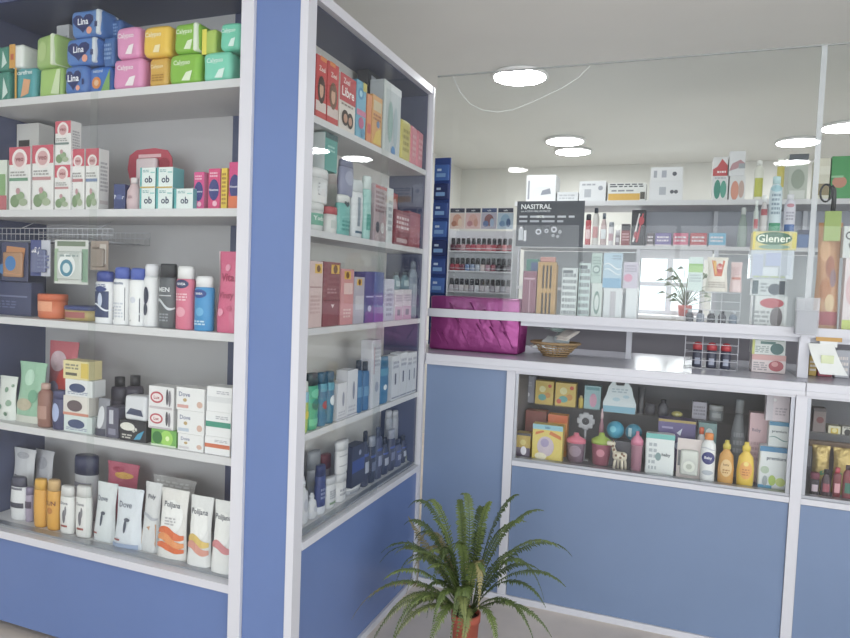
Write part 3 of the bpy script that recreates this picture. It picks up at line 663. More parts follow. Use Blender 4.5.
RD = [('e', .33, .5, .26, .26, '#c64b5c'), ('e', .33, .5, .2, .18, '#f2e3e5'), ('t', 'Lux', .33, .5, .16, '#a9253a', .3), ('e', .75, .55, .05, .36, '#5a5560'), ('e', .85, .5, .05, .36, '#8a8590'), ('r', .05, .0, .95, .1, '#c9bfc6')]
A('carton', 'soap_carton', 151, 176.5, 430, 4, 'green soap carton with a round lime emblem, below the red oval ones', 'soap box', '#76b658', [('d', .62, .5, .25, '#a5dc62'), ('d', .25, .5, .2, '#3f7f43'), ('d', .66, .5, .08, '#e3f6b5'), ('r', .0, .0, 1, .1, '#d8e9cc')], sb=.035, key='r0', group='soap cartons on the fourth shelf')
A('carton', 'soap_carton', 148, 173.5, 409, 'r0', 'white soap carton with a red oval, lower of two', 'soap box', '#ebe9ec', RD, sb=.04, key='r1', group='soap cartons on the fourth shelf')
A('carton', 'soap_carton', 148.5, 174, 386.5, 'r1', 'white soap carton with a red oval, upper of two', 'soap box', '#ebe9ec', RD, sb=.04, group='soap cartons on the fourth shelf')
DV = lambda c: [('t', 'Dove', .3, .7, .22, '#8b8fae', .4), ('e', .32, .45, .07, .08, '#c8ab77'), ('r', .05, .1, .45, .24, c), ('e', .85, .3, .1, .14, '#d9b3a4')]
k = 4
for i, (x0, x1, yt, c, lb) in enumerate(((177.5, 203.5, 434.5, '#d6d1d6', 'lowest'), (177, 204, 411, '#c2cddd', 'middle'), (176, 204.5, 388, '#d9a5a0', 'topmost'))):
    A('carton', 'soap_carton', x0, x1, yt, k, 'white soap carton with faint script, '+lb+' of three beside the corner stack', 'soap box', '#ecebed', DV(c), sb=.03, key='d%d' % i, group='soap cartons on the fourth shelf'); k = 'd%d' % i
k = 4
for i, (x0, x1, yt, c, lb) in enumerate(((204.5, 230, 437, '#d8714c', 'with an orange band, lowest'), (205.5, 231, 412, '#3f9a83', 'with a green band, middle'), (206.5, 232, 387, '#e0e0e4', 'plain, topmost'))):
    A('carton', 'soap_carton', x0, x1, yt, k, 'white soap carton '+lb+' of the stack at the corner post', 'soap box', '#eeedf0', [('r', 0, .38, 1, .6, c), ('l', .4, .7, .9, .85, 2, '#b9b8c2')], sb=.03, key='e%d' % i, group='soap cartons on the fourth shelf'); k = 'e%d' % i

# ---- shelf 5: lotions and refill pouches
A('pouch', 'white_pouch', -3, 20, 449, 5, 'large white refill pouch at the left edge of the lowest shelf', 'pouch', '#d5d6dc', [('t', 'Dove', .5, .55, .1, '#6a6a78', .7), ('e', .5, .9, .3, .05, '#b5b6c0')], sb=.15)
A('pouch', 'white_pouch', 27, 47, 452, 5, 'greyish white refill pouch behind the amber bottles', 'pouch', '#c3c3cc', [('e', .5, .8, .3, .1, '#aaaab6')], sb=.19)
A('bottle', 'lotion_bottle', 7, 22.5, 478, 5, 'white bottle with a dark band, leftmost on the lowest shelf', 'bottle', '#e6e6ea', [('r', .08, .3, .92, .42, '#4a4a5c'), ('r', .15, .72, .85, .77, '#7d7d8c')], style='lotion', cap='#55566a', sb=.09, d=.04)
A('bottle', 'lotion_bottle', 23, 30.5, 488, 5, 'slim mauve bottle with a dark square, between white and amber bottles', 'bottle', '#a99cb5', [('r', .2, .4, .9, .6, '#5a4a62')], style='lotion', cap='#8d82a0', sb=.10, d=.03)
for (x0, x1, yt, lb) in ((30.5, 42.5, 480, 'left'), (43.5, 56, 481, 'right')):
    A('bottle', 'sun_lotion_bottle', x0, x1, yt, 5, 'amber yellow lotion bottle, the '+lb+' one of the pair on the lowest shelf', 'bottle', '#e8a93a', [('r', .1, .1, .2, .9, '#f5cf6b')]+([('t', 'SUN', .5, .55, .1, '#8a4a2c', .7), ('d', .5, .4, .2, '#c9802c')] if lb == 'right' else []), style='lotion', cap='#eab23e' if lb == 'left' else '#d9b277', sb=.075, d=.04, group='amber lotion bottles')
for (x0, x1, yt, lb) in ((56.5, 71, 487, 'left'), (72, 87.5, 487, 'right')):
    A('bottle', 'lotion_bottle', x0, x1, yt, 5, 'white lotion bottle with grey figure, the '+lb+' one beside the white pouches', 'bottle', '#eae9e8', [('e', .5, .38, .1, .14, '#77747e'), ('e', .6, .5, .06, .1, '#8d8a92'), ('r', .3, .16, .7, .2, '#a5534d'), ('t', 'Dove', .5, .66, .06, '#8a8896', .6)], style='lotion', cap='#dedddd', sb=.07, d=.04, group='white lotion bottles')
DP = [('t', 'Dove', .42, .74, .1, '#7f8596', .55), ('e', .5, .4, .05, .12, '#4d5468'), ('e', .56, .5, .12, .03, '#5c6376'), ('r', .12, .14, .35, .17, '#a65a5a')]
A('pouch', 'refill_pouch', 89.5, 111, 485, 5, 'white refill pouch with a small dark figure, first of the pale pair', 'pouch', '#dfe4e8', DP, sb=.075, group='refill pouches on the lowest shelf')
A('pouch', 'refill_pouch', 110, 137, 491, 5, 'white refill pouch shading to pale blue, second of the pale pair', 'pouch', '#dde3ec', DP+[('r', .05, .02, .95, .1, '#9fb0d0')], sb=.06, group='refill pouches on the lowest shelf', turn=.05)
A('pouch', 'refill_pouch', 137.5, 155.5, 485, 5, 'narrow white refill pouch with tan wave, left of the orange one', 'pouch', '#dcdde0', [('p', [(.08, .1), (.92, .1), (.92, .42), (.5, .38), (.08, .3)], '#cb9c7a'), ('t', 'Poly', .55, .8, .08, '#6c6f7c', .6), ('s', .5, .03, .05, '#b8bbc6')], sb=.075, group='refill pouches on the lowest shelf')
def PJ(c1, c2): return [('e', .5, .62, .42, .24, '#f4f3f3'), ('t', 'Polijana', .5, .78, .1, '#5f6372', .78), ('s', .34, .04, .12, c1), ('s', .24, .05, .12, c2), ('s', .15, .03, .1, c1), ('l', .3, .5, .7, .62, 3, '#c2bfc4')]
A('pouch', 'refill_pouch', 153, 183, 492, 5, 'white refill pouch with strong orange waves', 'pouch', '#ebe8e6', PJ('#e7703a', '#f09a5c'), sb=.055, group='refill pouches on the lowest shelf')
A('pouch', 'refill_pouch', 183, 207.5, 499, 5, 'white refill pouch with yellow and rose wave, second from the corner post', 'pouch', '#e9e9ea', PJ('#e5c46a', '#df9a8a')[:4], sb=.045, group='refill pouches on the lowest shelf')
A('pouch', 'refill_pouch', 207, 230.5, 504, 5, 'white refill pouch with rose wave, nearest the corner post', 'pouch', '#ebebec', PJ('#d98a90', '#e8bcc0')[:3], sb=.035, group='refill pouches on the lowest shelf')
A('bottle', 'navy_jar', 70, 91, 457, 5, 'navy and white jar standing at the back of the lowest shelf', 'jar', '#d5d6de', [('r', .1, .3, .9, .6, '#9a9cb2')], style='tub', cap='#3f4468', sb=.2, d=.06)
A('pouch', 'pink_pouch', 99, 133, 465, 5, 'pink and orange packet behind the white pouches on the lowest shelf', 'pouch', '#cf5f7d', [('e', .6, .82, .3, .05, '#e8b04e'), ('e', .4, .9, .2, .04, '#b93d61')], sb=.2)
A('pouch', 'clear_pouch', 145, 191, 480, 5, 'wide silvery pouch behind the orange waved one', 'pouch', '#c2c0c2', [('l', .1, .8, .9, .95, 3, '#dcdcde')], sb=.19)

# ================================================================== GOODS IN CABINET B
def Bc(kind, name, x0, x1, yt, base, label, cat, c, dec=(), sb=.04, **o):
    if isinstance(base, int): base = SB[base-1]+.0004
    return item(kind, name, x0, x1, yt, ('x', XB-sb), base, label, cat, c, dec, **o)
def FACE(hair, v0=.3, v1=.66): # a head printed on hair dye cartons: plain generic portrait
    m = (v0+v1)/2; r = (v1-v0)/2
    return [('e', .5, m, .36, r*1.05, hair), ('e', .5, m+.0, .19, r*.62, '#d9a98c'), ('e', .5, m+r*.62, .25, r*.28, hair)]
# ---- shelf 1
HG = 'hair dye cartons on the top shelf of the angled cabinet'
def HD(x0, x1, yt, label, hair, extra=(), c='#d23d3f', **o):
    Bc('carton', 'hair_dye_carton', x0, x1, yt, 1, label, 'box', c, [('r', 0, 0, 1, .28, '#dcc9c4'), ('r', 0, 0, 1, .12, '#cf4444')]+FACE(hair, .26, .68)+[('t', 'Zeel', .5, .8, .08, '#f7e9e2', .6)]+list(extra), group=HG, sb=.028, d=.05, **o)
HD(316, 326.5, 56, 'red hair dye carton with dark haired portrait, nearest the blue panel', '#4a2f2a', [('r', .3, .93, .9, 1, '#e88a45')])
HD(327.5, 338.5, 63, 'red hair dye carton with brown haired portrait, second from the blue panel', '#7d5540', [('r', .1, .93, .6, 1, '#e88a45')])
Bc('carton', 'hair_dye_carton', 339.5, 355.5, 76, 1, 'red over cream carton with bold white title and two faces', 'box', '#e4dad2', [('r', 0, .52, 1, 1, '#c93a44'), ('t', 'Zeel', .4, .89, .1, '#f4e3e3', .5), ('t', 'Libre', .5, .7, .17, '#fbf5f3', .86), ('l', .1, .44, .9, .5, 1, '#9a8a85'),
   ('e', .35, .24, .22, .14, '#43302c'), ('e', .66, .22, .2, .14, '#3b2a28'), ('e', .36, .23, .12, .08, '#c8957b'), ('e', .66, .21, .11, .08, '#c8957b')], sb=.028, d=.05, group=HG)
Bc('carton', 'blue_carton', 356.5, 366, 81, 1, 'sky blue and pink carton with loops beside the white titled red one', 'box', '#6fb3d2', [('d', .4, .78, .28, '#3f8fc4'), ('d', .4, .78, .16, '#a9d8ea'), ('r', 0, .4, 1, .5, '#d4789f'), ('d', .5, .28, .28, '#c45b8c'), ('d', .7, .12, .2, '#4a95c0'), ('r', .6, .85, 1, 1, '#d9c95b')], sb=.028, d=.05)
Bc('carton', 'orange_carton', 366.8, 371.5, 94, 1, 'thin orange carton left of the tall silver one', 'box', '#e58a4b', [('r', .1, .2, .9, .4, '#d95c50')], sb=.028, d=.04)
Bc('carton', 'orange_carton', 372, 382, 96, 1, 'orange and yellow carton with a small blue mark', 'box', '#e2a35a', [('r', .1, .7, .9, .9, '#d8c6a0'), ('d', .6, .45, .15, '#5b83b8'), ('p', [(.1, .05), (.9, .05), (.9, .4), (.4, .3)], '#e7c24a'), ('l', .1, .5, .9, .65, 2, '#b56a3c')], sb=.028, d=.05)
Bc('carton', 'black_carton', 367, 381.5, 73, 1, 'black topped carton standing behind the orange ones', 'box', '#3c3f4b', [('r', .2, .75, .5, .95, '#c6c9d2'), ('r', .6, .8, .8, .95, '#9aa0b0')], sb=.12, d=.05)
Bc('carton', 'silver_carton', 383, 400.5, 84, 1, 'tall silver grey carton with pale green figures, top shelf of the angled cabinet', 'box', '#c6cdd4', [('r', 0, .9, 1, 1, '#dfe3e8'), ('e', .4, .45, .15, .3, '#93b5b3'), ('e', .7, .4, .12, .3, '#a9bcc6'), ('r', .0, 0, .12, 1, '#e4e8ea'), ('d', .6, .05, .12, '#3d86c9')], sb=.028, d=.06)
Bc('pack', 'yellow_pack', 401, 411, 120, 1, 'yellow green pack right of the silver carton', 'pack', '#cfc257', [('l', .2, .2, .8, .8, 4, '#a99a3c')], sb=.028, d=.06)
Bc('pack', 'pink_pack', 411.3, 417, 126, 1, 'salmon pink pack, first of the two at the far end of the top shelf', 'pack', '#df7f93', [('l', .2, .2, .8, .8, 4, '#eab0bb')], sb=.028, d=.06)
Bc('pack', 'pink_pack', 417.4, 423.5, 131, 1, 'salmon pink pack, last one at the far end of the top shelf', 'pack', '#d9778c', [('l', .2, .2, .8, .8, 4, '#eab0bb')], sb=.028, d=.06)
# ---- shelf 2
TB = [('r', .1, .2, .9, .62, '#6fae98'), ('t', 'Yodora', .5, .45, .18, '#f0f5f2', .6)]
Bc('bottle', 'cream_tub', 312.5, 329, 203, 2, 'white tub with green label, lower one near the blue panel', 'tub', '#e3e4e3', TB, style='tub', cap='#dcdddd', sb=.03, key='t1', flat=0)
Bc('bottle', 'cream_tub', 330, 340, 207, 2, 'white tub with a red lid rim beside the green labelled tub', 'tub', '#e6e5e4', [('r', .2, .2, .8, .5, '#c9cfcd')], style='tub', cap='#c25b62', sb=.04, key='t2')
Bc('bottle', 'cotton_jar', 315, 332, 169, 't1', 'wide white jar with small writing stacked on the green labelled tub', 'jar', '#e9e9ea', [('l', .25, .2, .7, .6, 4, '#a6a6ae'), ('e', .5, .4, .3, .2, '#dfe0e4')], style='tub', cap='#e2e2e4', sb=.03, key='t3', d=.055)
Bc('carton', 'teal_carton', 325, 337.5, 134, 't3', 'teal carton with white side, topmost of the stack on the second shelf', 'box', '#4f9e97', [('r', 0, .85, 1, 1, '#3c5a60'), ('l', .2, .5, .8, .7, 2, '#a6d4cf')], sb=.03, d=.045, sidecol='#dfe8e8')
Bc('bottle', 'teal_bottle', 341, 353.5, 195, 2, 'teal bottle with a dark heart, lower middle of the second shelf', 'bottle', '#79bdb8', [('h', .5, .78, .2, .08, '#3c4a52'), ('l', .2, .1, .8, .4, 3, '#4a9791')], style='lotion', cap='#d9dcdc', sb=.03, key='tb', d=.04)
Bc('bottle', 'purple_bottle', 343.5, 357, 160, 'tb', 'slate purple bottle standing higher behind the teal one', 'bottle', '#8b8fae', [('e', .5, .5, .3, .2, '#a7abc6')], style='lotion', cap='#7b7f9c', sb=.04, d=.04)
Bc('bottle', 'white_bottle', 355, 366, 180, 2, 'tall white bottle with vertical writing, second shelf of the angled cabinet', 'bottle', '#dcdfe4', [('r', .3, .2, .5, .7, '#8b98a6'), ('r', .2, .08, .8, .12, '#4d6d86')], style='lotion', cap='#d0d6da', sb=.03, d=.04)
Bc('bottle', 'mint_bottle', 366.5, 373.5, 176, 2, 'slim mint bottle with pale cap right of the tall white bottle', 'bottle', '#9fd0cb', [('r', .2, .15, .8, .4, '#4ea297')], style='lotion', cap='#d8e6e5', sb=.03, d=.035)
Bc('carton', 'rose_carton', 374, 386.5, 185, 2, 'grey rose carton with small figures, centre of the second shelf', 'box', '#b9a3aa', [('l', .1, .5, .8, .9, 5, '#87606c'), ('e', .3, .25, .15, .1, '#4a4a58'), ('e', .7, .25, .15, .1, '#e4dfe2'), ('r', .05, .93, .95, .98, '#c9575d')], sb=.03, d=.04)
Bc('carton', 'white_carton', 387, 393, 188, 2, 'narrow white carton next to the red boxes', 'box', '#dbe1e4', [('l', .2, .2, .8, .8, 5, '#a8b2ba')], sb=.03, d=.04)
Bc('carton', 'red_box', 395, 410, 211, 2, 'red box with white lettering rows, second shelf far end', 'box', '#8e3f4e', [('r', .05, .4, .95, .9, '#ad6571'), ('l', .08, .45, .92, .85, 3, '#e8d3d6'), ('r', .1, .08, .8, .2, '#d0b5b9')], sb=.03, d=.06)
Bc('carton', 'red_box', 410.5, 422, 213, 2, 'plain red box at the far end of the second shelf', 'box', '#a3505f', [('r', .05, .1, .95, .9, '#b76a77')], sb=.035, d=.06)
Bc('pouch', 'red_pouch', 391, 409, 193, 2, 'red and pink pouch leaning behind the red boxes', 'pouch', '#c6505e', [('p', [(.3, .5), (.9, .6), (.8, .9), (.4, .8)], '#e3b9bf')], sb=.12, d=.03)
# ---- shelf 3
def BADGE(u=.7): return [('r', u-.28, .82, u+.22, .96, '#e8b93f'), ('d', u-.03, .89, .13, '#7a4a2a')]
SG = 'shampoo cartons with yellow badges'
Bc('carton', 'shampoo_carton', 308, 322.5, 261, 3, 'pale rose carton with a yellow badge, next to the blue panel', 'box', '#dcc0bf', BADGE()+[('r', .1, .6, .9, .62, '#b98f90'), ('l', .15, .2, .85, .5, 5, '#cda9a9')], sb=.028, d=.05, group=SG)
Bc('carton', 'shampoo_carton', 323.3, 340, 262, 3, 'maroon carton with a yellow badge', 'box', '#8f4a54', BADGE()+[('l', .2, .5, .8, .6, 2, '#b7848a'), ('p', [(.45, .34), (.65, .34), (.55, .28)], '#e8d4d4'), ('r', 0, .4, 1, .41, '#6f343e')], sb=.028, d=.05, group=SG)
Bc('carton', 'shampoo_carton', 340.8, 353.5, 269, 3, 'salmon pink carton with a yellow badge', 'box', '#d9959a', BADGE(.5)+[('r', .2, .55, .9, .75, '#e9c7c6'), ('l', .2, .12, .8, .3, 3, '#edc9c9')], sb=.028, d=.05, group=SG)
Bc('carton', 'shampoo_carton', 354, 364.3, 277, 3, 'grey lilac carton with a yellow badge at mid height', 'box', '#b8b3c4', BADGE(.5)+[('r', .1, .3, .9, .6, '#cfcdd8')], sb=.028, d=.05, group=SG)
Bc('carton', 'violet_carton', 365, 374, 272, 3, 'deep blue violet carton, left one of the violet pair', 'box', '#4f5195', [('r', .1, .5, .9, .53, '#b7bbe0'), ('p', [(0, 0), (1, 0), (1, .35), (0, .2)], '#7a4f9e'), ('e', .5, .28, .2, .06, '#c9c4e8')], sb=.028, d=.05)
Bc('carton', 'violet_carton', 374.3, 383.5, 272, 3, 'blue violet carton, right one of the violet pair', 'box', '#6670b4', [('r', .1, .5, .9, .53, '#b7bbe0'), ('p', [(0, 0), (1, 0), (1, .3), (0, .3)], '#8f5fb8')], sb=.028, d=.05)
Bc('carton', 'pale_carton', 384.5, 394, 279, 3, 'pale lilac carton right of the violet pair', 'box', '#c9c9dd', [('l', .2, .1, .8, .8, 6, '#9a9ab8')], sb=.028, d=.05)
for i, (x0, x1, yt) in enumerate(((395, 402.6, 290), (403, 411.4, 289.5))):
    Bc('carton', 'white_pink_carton', x0, x1, yt, 3, 'white carton with pink lower half, %s of two under small grey bottles' % ('left', 'right')[i], 'box', '#e3dbe4', [('r', 0, 0, 1, .45, '#d6aecb'), ('r', .3, .15, .7, .35, '#8e7a96'), ('l', .1, .6, .9, .85, 3, '#b3aebf')], sb=.028, d=.05, key='w%d' % i, group='white and pink cartons')
    Bc('bottle', 'dark_bottle', x0+.4, x1-.4, yt-18, 'w%d' % i, 'small teal grey bottle standing on the %s white and pink carton' % ('left', 'right')[i], 'bottle', '#6d8c9a', [('r', .2, .2, .8, .5, '#b8cbd2')], style='flask', cap='#4c5866', sb=.03, d=.025, group='small grey bottles')
Bc('bottle', 'grey_bottle', 413, 420, 262, 3, 'tall grey blue bottle at the far end of the third shelf', 'bottle', '#8b98aa', [('r', .2, .2, .8, .6, '#a9b3c2')], style='shampoo', cap='#707a8c', sb=.03, d=.03)
# ---- shelf 4
Bc('bottle', 'lime_bottle', 304, 310.5, 382, 4, 'lime and pale blue bottle nearest the blue panel, fourth shelf', 'bottle', '#b9cf6d', [('r', .0, .6, 1, .8, '#8fc5dc'), ('e', .5, .35, .3, .08, '#e3d34a')], style='lotion', cap='#d9ded8', sb=.025, d=.03)
Bc('bottle', 'green_bottle', 311, 321.3, 374, 4, 'bright green shampoo bottle with black cap, fourth shelf', 'bottle', '#3fae8a', [('e', .5, .45, .3, .1, '#2b7f73'), ('e', .5, .65, .35, .08, '#74cfae'), ('r', .1, .08, .9, .2, '#64c79e')], style='lotion', cap='#3a4a50', sb=.025, d=.04)
for i, (x0, x1) in enumerate(((322, 329), (329.5, 336.5))):
    Bc('bottle', 'blue_bottle', x0, x1, 373-i, 4, 'dark teal blue bottle, the %s of two right of the green one' % ('left', 'right')[i], 'bottle', '#33789a', [('e', .5, .4, .3, .08, '#b3454f') if i == 0 else ('e', .5, .45, .3, .1, '#dfe8ef'), ('r', .1, .65, .9, .8, '#5aa0b8')], style='lotion', cap='#2f5f80', sb=.025, d=.035, group='dark teal bottles')
for i, (x0, x1, yt) in enumerate(((337.5, 347, 383), (347.5, 357.5, 370))):
    Bc('carton', 'white_carton', x0, x1, yt, 4, 'white carton with a grey bottle picture, %s one of two, middle of fourth shelf' % ('shorter', 'taller')[i], 'box', '#d9d9e0', [('e', .6, .55, .12, .2, '#8d90a4'), ('r', 0, .03, 1, .06, '#a9a9b8'), ('l', .1, .1, .8, .25, 2, '#b9b9c6')], sb=.025, d=.05)
for i, (x0, x1, yt, sb) in enumerate(((358.5, 364.5, 361, .025), (365, 371, 362, .025))):
    Bc('bottle', 'blue_bottle', x0, x1, yt, 4, 'deep blue bottle with a black cap, the %s of two beside the white cartons' % ('left', 'right')[i], 'bottle', '#2f6b9e', [('r', .1, .3, .9, .5, '#5f93bd')], style='square', cap='#2c3038', sb=sb, d=.03, group='deep blue bottles')
Bc('carton', 'tall_white_carton', 371.5, 380.5, 340, 4, 'tall white carton rising above the blue bottles, fourth shelf', 'box', '#d6d6df', [('r', .2, .5, .3, .9, '#c9a0ac'), ('e', .6, .3, .2, .08, '#a4a6ba'), ('l', .3, .6, .9, .9, 5, '#b4b4c2')], sb=.025, d=.05)
Bc('bottle', 'blue_bottle', 381, 391, 357, 4, 'tall blue green bottle between white cartons, fourth shelf', 'bottle', '#2f76a5', [('e', .45, .35, .15, .06, '#e8eef2'), ('r', .1, .6, .9, .75, '#4c93b5')], style='lotion', cap='#2a6f95', sb=.025, d=.035)
for i, (x0, x1, yt) in enumerate(((392, 399.5, 356), (400, 407, 353), (407.3, 411.8, 353), (412.1, 416.5, 352))):
    Bc('carton', 'white_carton', x0, x1, yt, 4, 'white carton with dark mark, %s of four at the far end, fourth shelf' % ('first', 'second', 'third', 'last')[i], 'box', '#d4d6de', [('r', .35, .35, .55, .6, '#5b6078'), ('r', 0, .04, 1, .07, '#8b8fa2'), ('l', .1, .7, .9, .9, 2, '#a9acbc')], sb=.025, d=.05, group='white cartons at the far end')
# ---- shelf 5
for i, (x0, x1, yt) in enumerate(((301.5, 311.5, 478), (312, 319.5, 494))):
    Bc('bottle', 'white_bottle', x0, x1, yt, 5, 'white rounded bottle, %s of two at the near end, lowest shelf' % ('taller', 'shorter')[i], 'bottle', '#dadbe3', [('e', .5, .4, .2, .14, '#c2c4d2')], style='baby', cap='#e0e1e8', sb=.053, d=.035)
Bc('bottle', 'navy_bottle', 320, 328.5, 466, 5, 'navy bottle with white base, beside the rounded white ones', 'bottle', '#3f4a85', [('r', .0, .0, 1, .16, '#d8dae4'), ('l', .2, .3, .8, .55, 3, '#98a0c6')], style='lotion', cap='#33396a', sb=.053, d=.035)
Bc('bottle', 'white_bottle', 329, 338.5, 478, 5, 'white bottle with small print in front of the red cap', 'bottle', '#dddde1', [('l', .2, .3, .8, .6, 4, '#a0a2ac'), ('r', .2, .12, .8, .2, '#8fa88c')], style='lotion', cap='#d2d3d8', sb=.053, d=.035)
Bc('bottle', 'red_capped_bottle', 325, 333, 455, 5, 'small bottle with a dusty red cap behind the navy one', 'bottle', '#b9a9ae', [], style='jar', cap='#a55a5e', sb=.14, d=.035)
Bc('bottle', 'grey_capped_bottle', 312, 323, 452, 5, 'bottle with a wide grey cap at the back, near end', 'bottle', '#b4b5be', [], style='jar', cap='#a6a8ae', sb=.14, d=.035)
Bc('bottle', 'white_jar', 339, 349, 474, 5, 'lower white jar of the pair stacked beside the dark box', 'jar', '#dcdce0', [('l', .2, .2, .8, .5, 2, '#a7a8b2')], style='tub', cap='#d2d3d8', sb=.053, key='wj', d=.04)
Bc('bottle', 'white_jar', 340, 350.5, 441, 'wj', 'tall white jar stacked on the lower one beside the dark box', 'jar', '#e0e0e4', [('r', .1, .55, .9, .58, '#a7a8b2'), ('r', .1, .25, .9, .28, '#a7a8b2')], style='tub', cap='#d8d9dd', sb=.053, d=.035)
Bc('bottle', 'grey_tub', 350.5, 363.5, 486, 5, 'pale grey tub with white lid under the dark box', 'tub', '#b9bac2', [('r', .1, .2, .9, .5, '#8f929c')], style='tub', cap='#dedee2', sb=.053, key='gt', d=.045)
Bc('carton', 'dark_carton', 352, 364.5, 445, 'gt', 'dark navy carton resting on the grey tub', 'box', '#3b3f58', [('r', .0, .35, 1, .65, '#38509a'), ('d', .6, .8, .1, '#a9adc4')], sb=.055, d=.045)
DK = ('#42465f', '#30344a', '#4d5270', '#39405c', '#474c66', '#525a80', '#3b415e')
for i, (x0, x1, yt) in enumerate(((365, 371, 432), (371.5, 377.5, 437), (378, 384, 428), (384.5, 390.5, 438), (391, 397, 430), (397.5, 403, 440), (403.5, 408, 436))):
    Bc('bottle', 'dark_bottle', x0, x1, yt, 5, 'dark blue bottle, %s from the near end of the dark row, lowest shelf' % ('first', 'second', 'third', 'fourth', 'fifth', 'sixth', 'seventh')[i], 'bottle', DK[i], [('r', .2, .25, .8, .45, ('#b9bdd0', '#7f86a8', '#9aa0c0')[i % 3]), ('r', .1, .55, .9, .6, '#4e63b0')], style=('flask', 'lotion', 'square')[i % 3], cap=('#262a3a', '#9ea2b4', '#3a3f55')[i % 3], sb=.053, d=.03, group='dark bottles on the lowest shelf')
Bc('pouch', 'pale_sachet', 412.5, 416, 440, 5, 'small pale triangular sachet at the far end of the lowest shelf', 'pouch', '#c4c7bf', [('e', .5, .3, .2, .12, '#7d8478')], sb=.053, d=.02)
Bc('carton', 'dark_carton', 386, 402, 445, 5, 'dark carton at the far end carrying two silver grey cans', 'box', '#3a3f55', [('l', .2, .5, .8, .8, 2, '#5a6080')], sb=.095, d=.045, key='dc')
Bc('bottle', 'silver_spray', 389, 393.5, 411, 'dc', 'silver grey spray can behind the dark row, left of two', 'spray can', '#a9acb6', [], style='spray', cap='#c6c8d0', sb=.1, d=.03, group='silver spray cans')
Bc('bottle', 'silver_spray', 395.5, 400, 411, 'dc', 'silver grey spray can behind the dark row, right of two', 'spray can', '#b3b5be', [], style='spray', cap='#c9cbd2', sb=.1, d=.03, group='silver spray cans')

# ================================================================== GOODS IN THE COUNTER CASE
FL, GS = .6405, .8515
def D(kind, name, x0, x1, yt, base, label, cat, c, dec=(), Y=2.90, **o):
    return item(kind, name, x0, x1, yt, ('y', Y), base, label, cat, c, dec, **o)
YT = [('d', .4, .65, .18, '#e9e2a8'), ('d', .7, .4, .16, '#d99b4e'), ('e', .4, .3, .22, .14, '#6fb2ae'), ('d', .8, .8, .1, '#d9644c')]
D('carton', 'grey_carton', 521.5, 535, 376, GS, 'grey carton with a white round button, upper left of the baby case', 'box', '#9a9ba9', [('d', .45, .3, .17, '#e9e9ee'), ('d', .45, .3, .1, '#c5c6d0'), ('l', .2, .6, .8, .8, 2, '#b9bac6')], Y=3.13, d=.05)
D('carton', 'toy_carton', 535, 553.5, 381, GS, 'yellow toy carton with a teal figure, left of the yellow pair', 'box', '#dcbf62', YT, Y=3.12, d=.05, group='yellow toy cartons')
D('carton', 'toy_carton', 555, 576, 383, GS, 'yellow toy carton with a teal figure, right of the yellow pair', 'box', '#e0c265', YT+[('d', .2, .2, .12, '#d9644c')], Y=3.12, d=.05, group='yellow toy cartons')
D('carton', 'pale_blue_carton', 584, 601, 386, GS, 'pale blue carton with a pink bottle print behind the hanging bib', 'box', '#9fc6cf', [('e', .55, .38, .22, .3, '#dda3bf'), ('r', .1, .82, .9, .95, '#6fa3ad')], Y=3.12, d=.05)
D('bottle', 'yellow_bottle', 578, 583.5, 396, GS, 'small yellow bottle between the toy cartons and pale blue carton', 'bottle', '#d9c05a', [], style='shampoo', cap='#c9b98a', Y=3.12)
D('carton', 'red_brown_box', 524.5, 546, 411, FL, 'dull red box standing behind the yellow cartons at the left of the case', 'box', '#8d4a44', [], Y=3.03, d=.06)
D('carton', 'orange_carton', 547, 567, 415, FL, 'orange carton with dark lettering in the middle of the case left half', 'box', '#dd8f3c', [('r', .0, .82, 1, 1, '#d4672f'), ('l', .15, .6, .85, .8, 2, '#7c4a22'), ('r', .1, .3, .9, .5, '#efbe57')], Y=3.0, d=.05)
D('carton', 'toy_carton', 515.5, 530.5, 433, FL, 'small yellow and violet carton with a white figure, lower left corner', 'box', '#c9ac5c', [('r', 0, 0, 1, .4, '#6c5f74'), ('e', .55, .28, .2, .18, '#e9e4ee'), ('d', .5, .62, .2, '#dccb7c'), ('r', .0, .9, 1, 1, '#55525c')], Y=2.9, d=.05, group='yellow toy cartons')
D('carton', 'toy_carton', 532, 562.5, 425, FL, 'large yellow carton with pale blue top and lilac figure', 'box', '#e3cc66', [('r', 0, .86, 1, 1, '#8fc3d2'), ('t', 'bibi', .5, .93, .07, '#2f6f9a'), ('e', .45, .4, .28, .28, '#cdbcc9'), ('e', .42, .5, .14, .12, '#a99bc2'), ('p', [(.55, .75), (.95, .62), (.95, .72), (.6, .84)], '#d97c3c'), ('p', [(.1, .7), (.4, .8), (.35, .84), (.1, .78)], '#d97c3c'), ('e', .3, .12, .2, .1, '#efe6c9')], Y=2.89, d=.05, group='yellow toy cartons')
def CUP(x0, x1, yt, label, c, lid, Y, dec=()):
    return D('bottle', 'baby_cup', x0, x1, yt, FL, label, 'baby cup', c, list(dec), Y=Y, style='cup', cap=lid, group='baby cups')
CUP(565, 585, 434, 'dusky baby cup with a bright pink lid', '#7d6478', '#e0708c', 2.92, [('e', .5, .4, .3, .2, '#a08a9c')])
CUP(590, 611, 434, 'dark rose baby cup with a green and yellow lid', '#a0566c', '#a9c24f', 2.92, [('d', .5, .4, .2, '#d58a9c')])
CUP(630, 643, 432, 'slim mauve baby cup with a pink lid, right of the giraffe toy', '#a46f84', '#d97e9f', 2.90)
D('bottle', 'pink_bottle', 598, 604, 409, FL, 'thin pink baby bottle behind the cups', 'baby bottle', '#c78da0', [], Y=3.05, style='baby', cap='#e3c2cb')
